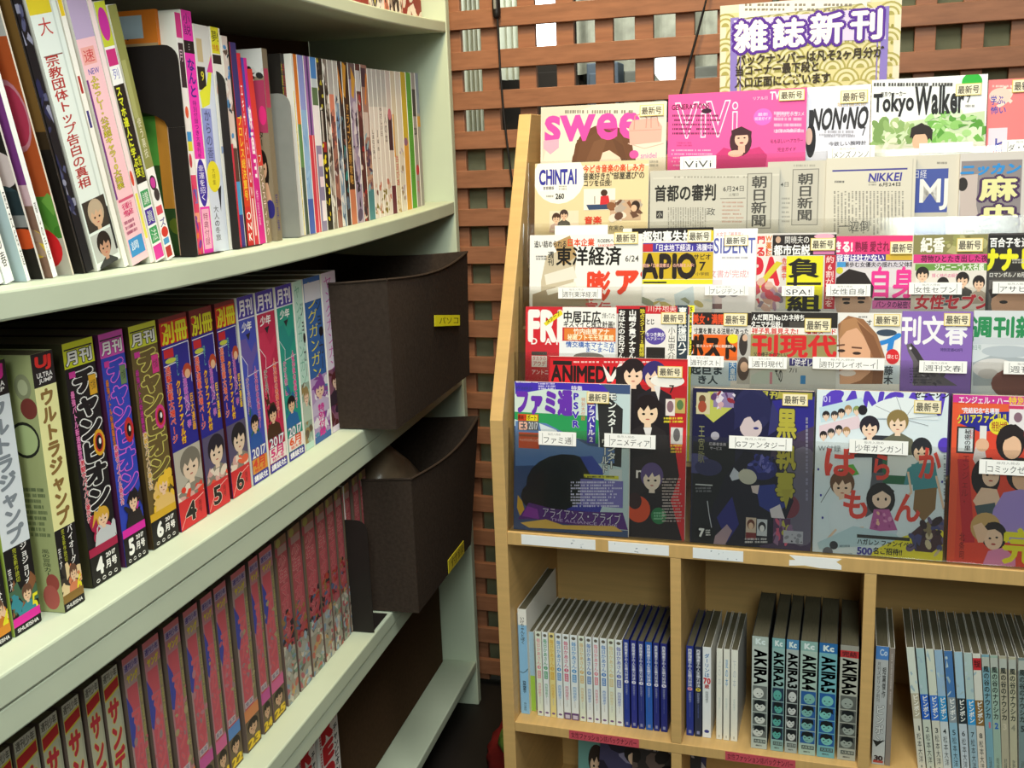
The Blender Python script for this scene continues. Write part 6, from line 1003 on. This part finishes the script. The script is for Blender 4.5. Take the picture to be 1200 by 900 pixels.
def akira(n, c1, c2, ink, kc):
    def f(A):
        A.rect(0, 0, 1, 1, c1); A.rect(0, 0, 1, .085, kc); A.txt('Kc', .5, .045, .6, .045, 'd8e6e4' if kc != 'b8342c' else 'b8a8a4', b=.06)
        if n == '6': A.rect(0, 0, 1, .05, '9a9a90'); A.rect(0, .045, 1, .105, 'b83a3c'); A.txt('完結', .5, .075, .8, .045, '5a2426', b=.03)
        A.rect(.1, .11, .98, .43, c1); A.txt('AKIRA' + n, .52, .27, .8, .295, '1a1c1c', b=.04, rot=0) if False else None
        W_, H_ = A.W, A.H; B = Art(H_ * .31, W_ * .8); B.txt('AKIRA' + n, .5, .5, .98, .94, '1a1d1e', b=.045)
        for poly, col, k in B.F: A.n += 0; A.F.append(([(W_ * .13 + y, H_ * .885 - x) for x, y in poly][::1], col, A.n + 1))
        A.n += 2; A.rect(.08, .435, .96, .9, c2)
        for j, v in enumerate((.50, .615, .73, .845)):
            A.rect(.08, v + .052, .96, v + .06, c1); A.ell(.5 + .08 * math.sin(j * 2 + ord((n or '1')[-1])), v, .33, .045, ink)
            if j: A.poly([(.14, v), (.2, v - .045), (.5, v - .056), (.84, v - .045), (.88, v), (.7, v - .018), (.5, v - .005), (.34, v - .02)], '1d2224')
            for sx in (-1, 1): A.ell(.5 + sx * .13, v + .004, .05, .005, '22282a', n=8)
            A.line([(.42, v + .025), (.58, v + .025)], .0006, '2a3032')
        A.rect(0, .905, 1, 1, c1); A.rect(.18, .915, .92, .95, '4a5452'); A.txt('大友克洋', .55, .932, .66, .024, c1, b=.02); A.txt('講談社', .5, .972, .4, .014, '4a4c48', b=.02)
    return f
for i, (a, c, yt, yb, n, c1, c2, ink, kc) in enumerate(((880, 899, 701, 872, '', 'b9c4bc', '6a706c', 'd0d4cc', 'aebcb4'), (903, 918, 704, 875, '2', '8fb4b0', '2a3c50', '5aa89c', '7aa8a8'), (919.5, 934, 706, 877, '3', 'a8b4b0', '3a3c3e', 'c8ccc8', '4f86b0'), (935.5, 955.5, 709, 881, '4', 'a8c0b4', '2f5c98', '7ab0a8', '8ab0a8'), (957, 978, 712, 885, '5', '76b0b8', '2a5c9c', '7ac0b8', '2f6ca8'), (981, 1002.5, 713, 889, '6', 'b0b4a8', '5c605c', '9aa49c', 'b8342c'))):
    rbook2(a, c, yt, yb, akira(n, c1, c2, ink, kc), 'thick large volume with sideways black capitals, ' + ('no number, leftmost of six', 'number 2', 'number 3 with checks', 'number 4', 'number 5 with blue emblem', 'number 6 with red band')[i], GM, Y=.018, D=.18, H=.196, cover='3a3c3c')
GR = 'books in the right cubby of the wooden rack'
def thirty(A):
    A.rect(0, 0, 1, 1, 'b4b8b8'); A.rect(0, 0, 1, .11, '4f82c4'); A.txt('Co', .6, .05, .6, .05, 'c0d4e8', b=.03); A.vt('月刊スピリッツ創刊', .3, .3, .3, .34, '4a4a4a'); A.vt('短篇傑作', .72, .3, .3, .26, '3c3c3a', b=.02); A.vt('ピンポン', .5, .66, .7, .34, 'ced2d0', o='3a3a38', ow=.07, b=.03); A.rect(0, .8, 1, .93, 'c0c4c2'); A.poly([(0, .79), (.4, .8), (1, .785), (.6, .82), (.3, .85)], '2c2c2a'); A.txt('30', .5, .945, .7, .04, '3a2c2c', b=.05); A.rect(.1, .965, .9, .985, 'a84a44')
rbook2(1021.5, 1036.5, 718, 894, thirty, 'thick pale book marked 30 at its foot, leftmost in the right cubby', GR, Y=.018, D=.15, H=.200)
rbook2(1037, 1043.5, 719, 894, lambda A: (A.rect(0, 0, 1, 1, '8a8078'), A.smalltext(.3, .05, .7, .5, 'b4aaa2', 1, 3, vert=True)), 'thin brown grey book beside the one marked 30', GR, Y=.018, D=.15, H=.199)
LX = [1076, 1086.5, 1097, 1106.5, 1117, 1128, 1138.5, 1148]
def taiyo(i):
    top_ = ('d5dccf', 'a8c4c4', 'd3d9c8', '9ab8d0', '4a78b0', 'a4c4d4', 'b4c8c4', 'd8d8cc')[i]; logo = ('b8b098', '2f62c0', '3f74cc', '3c92cc', '8f9aa0', '2c363c', '3a98d4', '8a6a3c')[i]; low = ('d6d4c4', 'c8d0c0', 'd2d2c2', 'ccd4d4', '8fb8cc', 'c0ccd4', '9cb8c4', 'd8d0c0')[i]
    def f(A):
        A.rect(0, 0, 1, 1, low); A.rect(0, 0, 1, .37, top_); A.busy(0, .02, 1, .36, [top_, 'b8ccd0', '9fb8c0'], 5, i, .6, .1)
        if i == 7: A.rect(0, .035, 1, .13, 'c8323a'); A.txt('完結', .5, .08, .8, .06, '4a1c1e', b=.03)
        A.rect(0, .37, 1, .575, logo); A.vt('ピンポン', .55, .47, .7, .18, 'e9ebe6' if i != 0 else 'f0eee2', b=.04); A.txt(str(i + 1), .5, .655, .44, .04, '2c3234', b=.01); A.vt('松本大洋', .5, .815, .56, .25, '34383a'); A.rect(.4, .96, .6, .98, '8a8a84')
    return f
for i, xb in enumerate(LX):
    rbook2(xb, xb + 9.6, 722, 903, taiyo(i), 'leaning slim spine numbered ' + str(i + 1) + ', white and blue, in the right cubby', GR, lean=-.125 + i * .004, Y=.018, D=.148, H=.204)
def nausi(i):
    base = ('7aa6b4', '9ab4a4', 'b0aa92', 'b8b498', '7a8c8c', 'b0b4b0', '9aa8a0', 'a8a890')[i]
    def f(A): A.rect(0, 0, 1, 1, base); A.rect(0, .02, 1, .1, 'b4bab0'); A.vt('風の谷のナウシカ', .5, .3, .8, .42, '2c332f', b=.03); A.txt(str(i + 1), .5, .56, .5, .045, ('c8707a', '2f62b0', 'c8c0a8', '8a8a78', '3a4444', '3a4444', '3a4444', '3a4444')[i], b=.04); A.smalltext(.3, .82, .7, .96, '5c665e', 2, i, vert=True)
    return f
for i, xb in enumerate((1158, 1166.5, 1175.5, 1185, 1195, 1206, 1217, 1228)):
    rbook2(xb, xb + 9.0, 728, 905, nausi(i), 'slim grey green spine with large dark vertical title and number ' + str(i + 1) + ', right cubby', GR, lean=-.095 + i * .008, Y=.018, D=.16, H=.204)
# things in the lowest cubbies
def loose(px, py, w, d, h, rz, m, label, art, seed):
    P = hit(px, py, Vector((0, .10, 0)), Vector((0, 1, 0))); R = random.Random(seed)
    M = Matrix.Translation((P.x, .13, -.6044)) @ Matrix.Rotation(rz, 4, 'Z'); A = Art(w, .21); art(A)
    return M, A
def lowmag(px, th, Y, h, lean, art, label, w=.17):
    P = hit(px, 890, Vector((0, Y, 0)), Vector((0, 1, 0))); A = Art(w, h); art(A)
    volume('magazine', label, 'magazine', 'magazines in the lowest rack cubby', Matrix.Translation((P.x, Y, -.6040)) @ Matrix.Rotation(lean, 4, 'Y') @ Matrix.Rotation(-.10, 4, 'X'), w, th, h, A, cover='55506a', mag=True)
lowmag(676, .006, .15, .198, -.0, lambda A: (A.rect(0, 0, 1, 1, '7ab0ac'), A.txt('mode', .5, .1, .7, .1, 'd8e4e0', b=.03), A.head(.5, .5, .4, .3, '3a302c', body='4a7a78')), 'teal magazine standing in the lowest cubby of the rack', .07)
lowmag(696, .008, .10, .222, .05, lambda A: (A.rect(0, 0, 1, 1, '4b4868'), A.txt('spring', .5, .06, .8, .07, 'b0a8c8', b=.03), A.busy(0, .02, 1, .98, ['6a6490', '3a3444', '8f8aa8', '2f2b3a', 'c8b8b8'], 40, 3, .3, .12), A.head(.4, .3, .3, .2, '2c2628', body='5a5484')), 'violet grey magazine leaning in the lowest cubby under the pink label', .19)
lowmag(735, .008, .08, .205, .04, lambda A: (A.rect(0, 0, 1, 1, '3a3534'), A.txt('GINZA', .5, .08, .8, .08, 'a8a0a0', b=.03), A.busy(0, .02, 1, .98, ['544e58', '2a2624', '8a8084', '6a5a54'], 36, 5, .3, .12), A.head(.55, .35, .3, .2, '1f1a1a', body='4a4448')), 'dark magazine in front in the lowest left cubby', .12)

# ------------------------------------------------------------------ notice, cables, floor
def notice():
    Y = .250; P0, n = Vector((0, Y, 0)), Vector((0, 1, 0)); f0 = lambda u, v: (lambda q: (q.x, q.z))(hit(u, v, P0, n))
    tl, tr = f0(844, 7), f0(1057.5, -13); xl, xr = tl[0], tr[0]; zb = .585; H = tl[1] - zb; Wd = xr - xl
    A = Art(Wd, H, lambda u, v: (lambda q: (q[0] - xl, q[1] - zb))(f0(u, v))); q = lambda X, Z: None
    A.n += 1; A.add([(0, 0), (Wd, 0), (Wd, H), (0, H)], 'e6dac0')
    U = Art(Wd, H); U.n = A.n
    for x0, y0, x1, y1, c in ((.035, .05, .965, 1, 'dccf98'), ): U.rect(x0, y0, x1, y1, c)
    R_ = .021; row = 0; z = 0.0
    while z < H * .95:
        x = .03 * Wd + (R_ if row % 2 else 0)
        while x < Wd * .97:
            for k, (rr, c) in enumerate(((R_, 'aca25c'), (R_ * .86, 'e0d5ac'), (R_ * .66, 'aca25c'), (R_ * .52, 'e0d5ac'), (R_ * .3, 'aca25c'))):
                U.n = A.n + 2 + k + 5 * row; U.add([(x + rr * math.cos(math.pi * i / 10), H * .95 - z - R_ + rr * math.sin(math.pi * i / 10)) for i in range(11)], c)
            x += 2 * R_
        z += R_ * .9; row += 1
    U.n = A.n + 8 + 5 * row
    for x0, x1 in ((.06, .1), (.115, .122), (.875, .882), (.895, .935)): U.rect(x0, .08, x1, 1, '8d7cc4')
    U.rect(.06, .08, .13, .12, '8d7cc4')
    for i in range(8): U.ell(.955, .2 + i * .1, .008, .012, '9a9044', n=8)
    A.F += U.F; A.n = U.n + 1
    A.poly([(866, 22), (1010, 4), (1016, 10), (1016, -16), (866, -1)], 'f4ecdc'); A.poly([(866, 4), (1020, -12), (1020, 2), (866, 20)], 'f4ecdc')
    A.smalltext(873, 3, 1012, 14, '8a8070', 2, 4, fill=.5); A.poly([(860, 52), (860, 24), (1038, 8), (1038, 46)], 'dccde6')
    for t, x, y, w, h in (('雑', 880, 42.5, 38, 36), ('誌', 924, 39, 37, 34), ('新', 968.5, 33.5, 38, 36), ('刊', 1016, 28.5, 38, 35)):
        A.txt(t, x, y, w, h, 'faf0e8', o='5a2f96', ow=.12, b=.045)
    A.txt('バックナンバーは凡そ2ヶ月分が', 947.5, 66, 172, 12.5, '3f362c', b=.035); A.txt('当コーナー最下段と', 910.5, 80.5, 99, 12, '3f362c', b=.035); A.txt('入口正面にございます', 916.5, 94, 112, 12, '3f362c', b=.035)
    b = MB(); sheet(b, A); b.box(0, Wd, .0003, .0045, 0, H, lin('efe6d2')); o = b.build('notice_board', PRINT, M=Matrix.Translation((xl, Y, zb)))
    b2 = MB(); b2.box(.02, .06, .006, .020, 0, H * .6); b2.box(Wd - .06, Wd - .02, .006, .020, 0, H * .6); b2.build('support_strip', BEECH, o)
    tag(o, 'notice board with white outlined violet characters over yellow wave pattern, behind the top row', 'notice board')
notice()
def cable(name, label, pts, r, Y):
    f = lambda u, w: hit(u, w, Vector((0, Y, 0)), Vector((0, 1, 0))); P = [f(*p) for p in pts]; b = MB(); b.tube(P, r, 8); o = b.build(name, RUBBER, smooth=True); tag(o, label, 'cable', 'black cables hanging on the lattice'); return o, f
o, f = cable('power_cable', 'black cable with an inline switch hanging on the lattice beside the rack', [(579, -90), (580, -40), (582, 0), (583.5, 30), (586, 80), (590, 130), (594, 165), (599, 205), (604, 235), (612, 270), (620, 310)], .0023, .588)
b = MB(); c0, c1 = f(580.5, -14), f(582.2, 22); pts = [c0 + (c1 - c0) * t for t in (0, .06, .2, .5, .8, .94, 1)]
b.tube(pts, [.004, .0075, .0085, .0085, .0085, .0075, .004], 14); sw = b.build('inline_switch', RUBBER, o, smooth=True)
b = MB(); m_ = c0 + (c1 - c0) * .5; b.box(m_.x - .0028, m_.x + .0028, m_.y - .0105, m_.y - .0078, m_.z - .012, m_.z + .012); b.build('rocker', STEELG, sw, bevel=.001)
cable('power_cable', 'black cable running slantwise over the lattice above the pink fashion magazine', [(833, -60), (829, -6), (824, 14), (815, 48), (806, 80), (798, 108), (790, 140), (784, 175)], .0024, .588)
P = hit(567, 905, Vector((0, .22, 0)), Vector((0, 1, 0)))
bag = bundle('cloth_bag', 'rounded red cloth bag with green patterned flap on the floor behind the rack side', 'bag', 'D', 0, 0, 0, .055, .05, .11, mat('red_bag_cloth', '7a1f1c', .8, .2, noise=.25, nscale=14, bump=.3), 2, base=Matrix.Translation((-.095, .28, FL)))
b = MB(); rings = []
for j in range(5):
    t = j / 4; rings.append([(.02 + .05 * math.sin(math.pi * (.15 + .7 * t)) * math.cos(a), -.02 + .05 * math.sin(math.pi * (.15 + .7 * t)) * math.sin(a) * .8, .04 + .085 * t) for a in [2 * math.pi * i / 16 for i in range(16)]])
b.loft(rings); b.build('patterned_flap', mat('green_patterned_cloth', '5f7a34', .8, .2, noise=.8, nscale=70), bag, smooth=True)
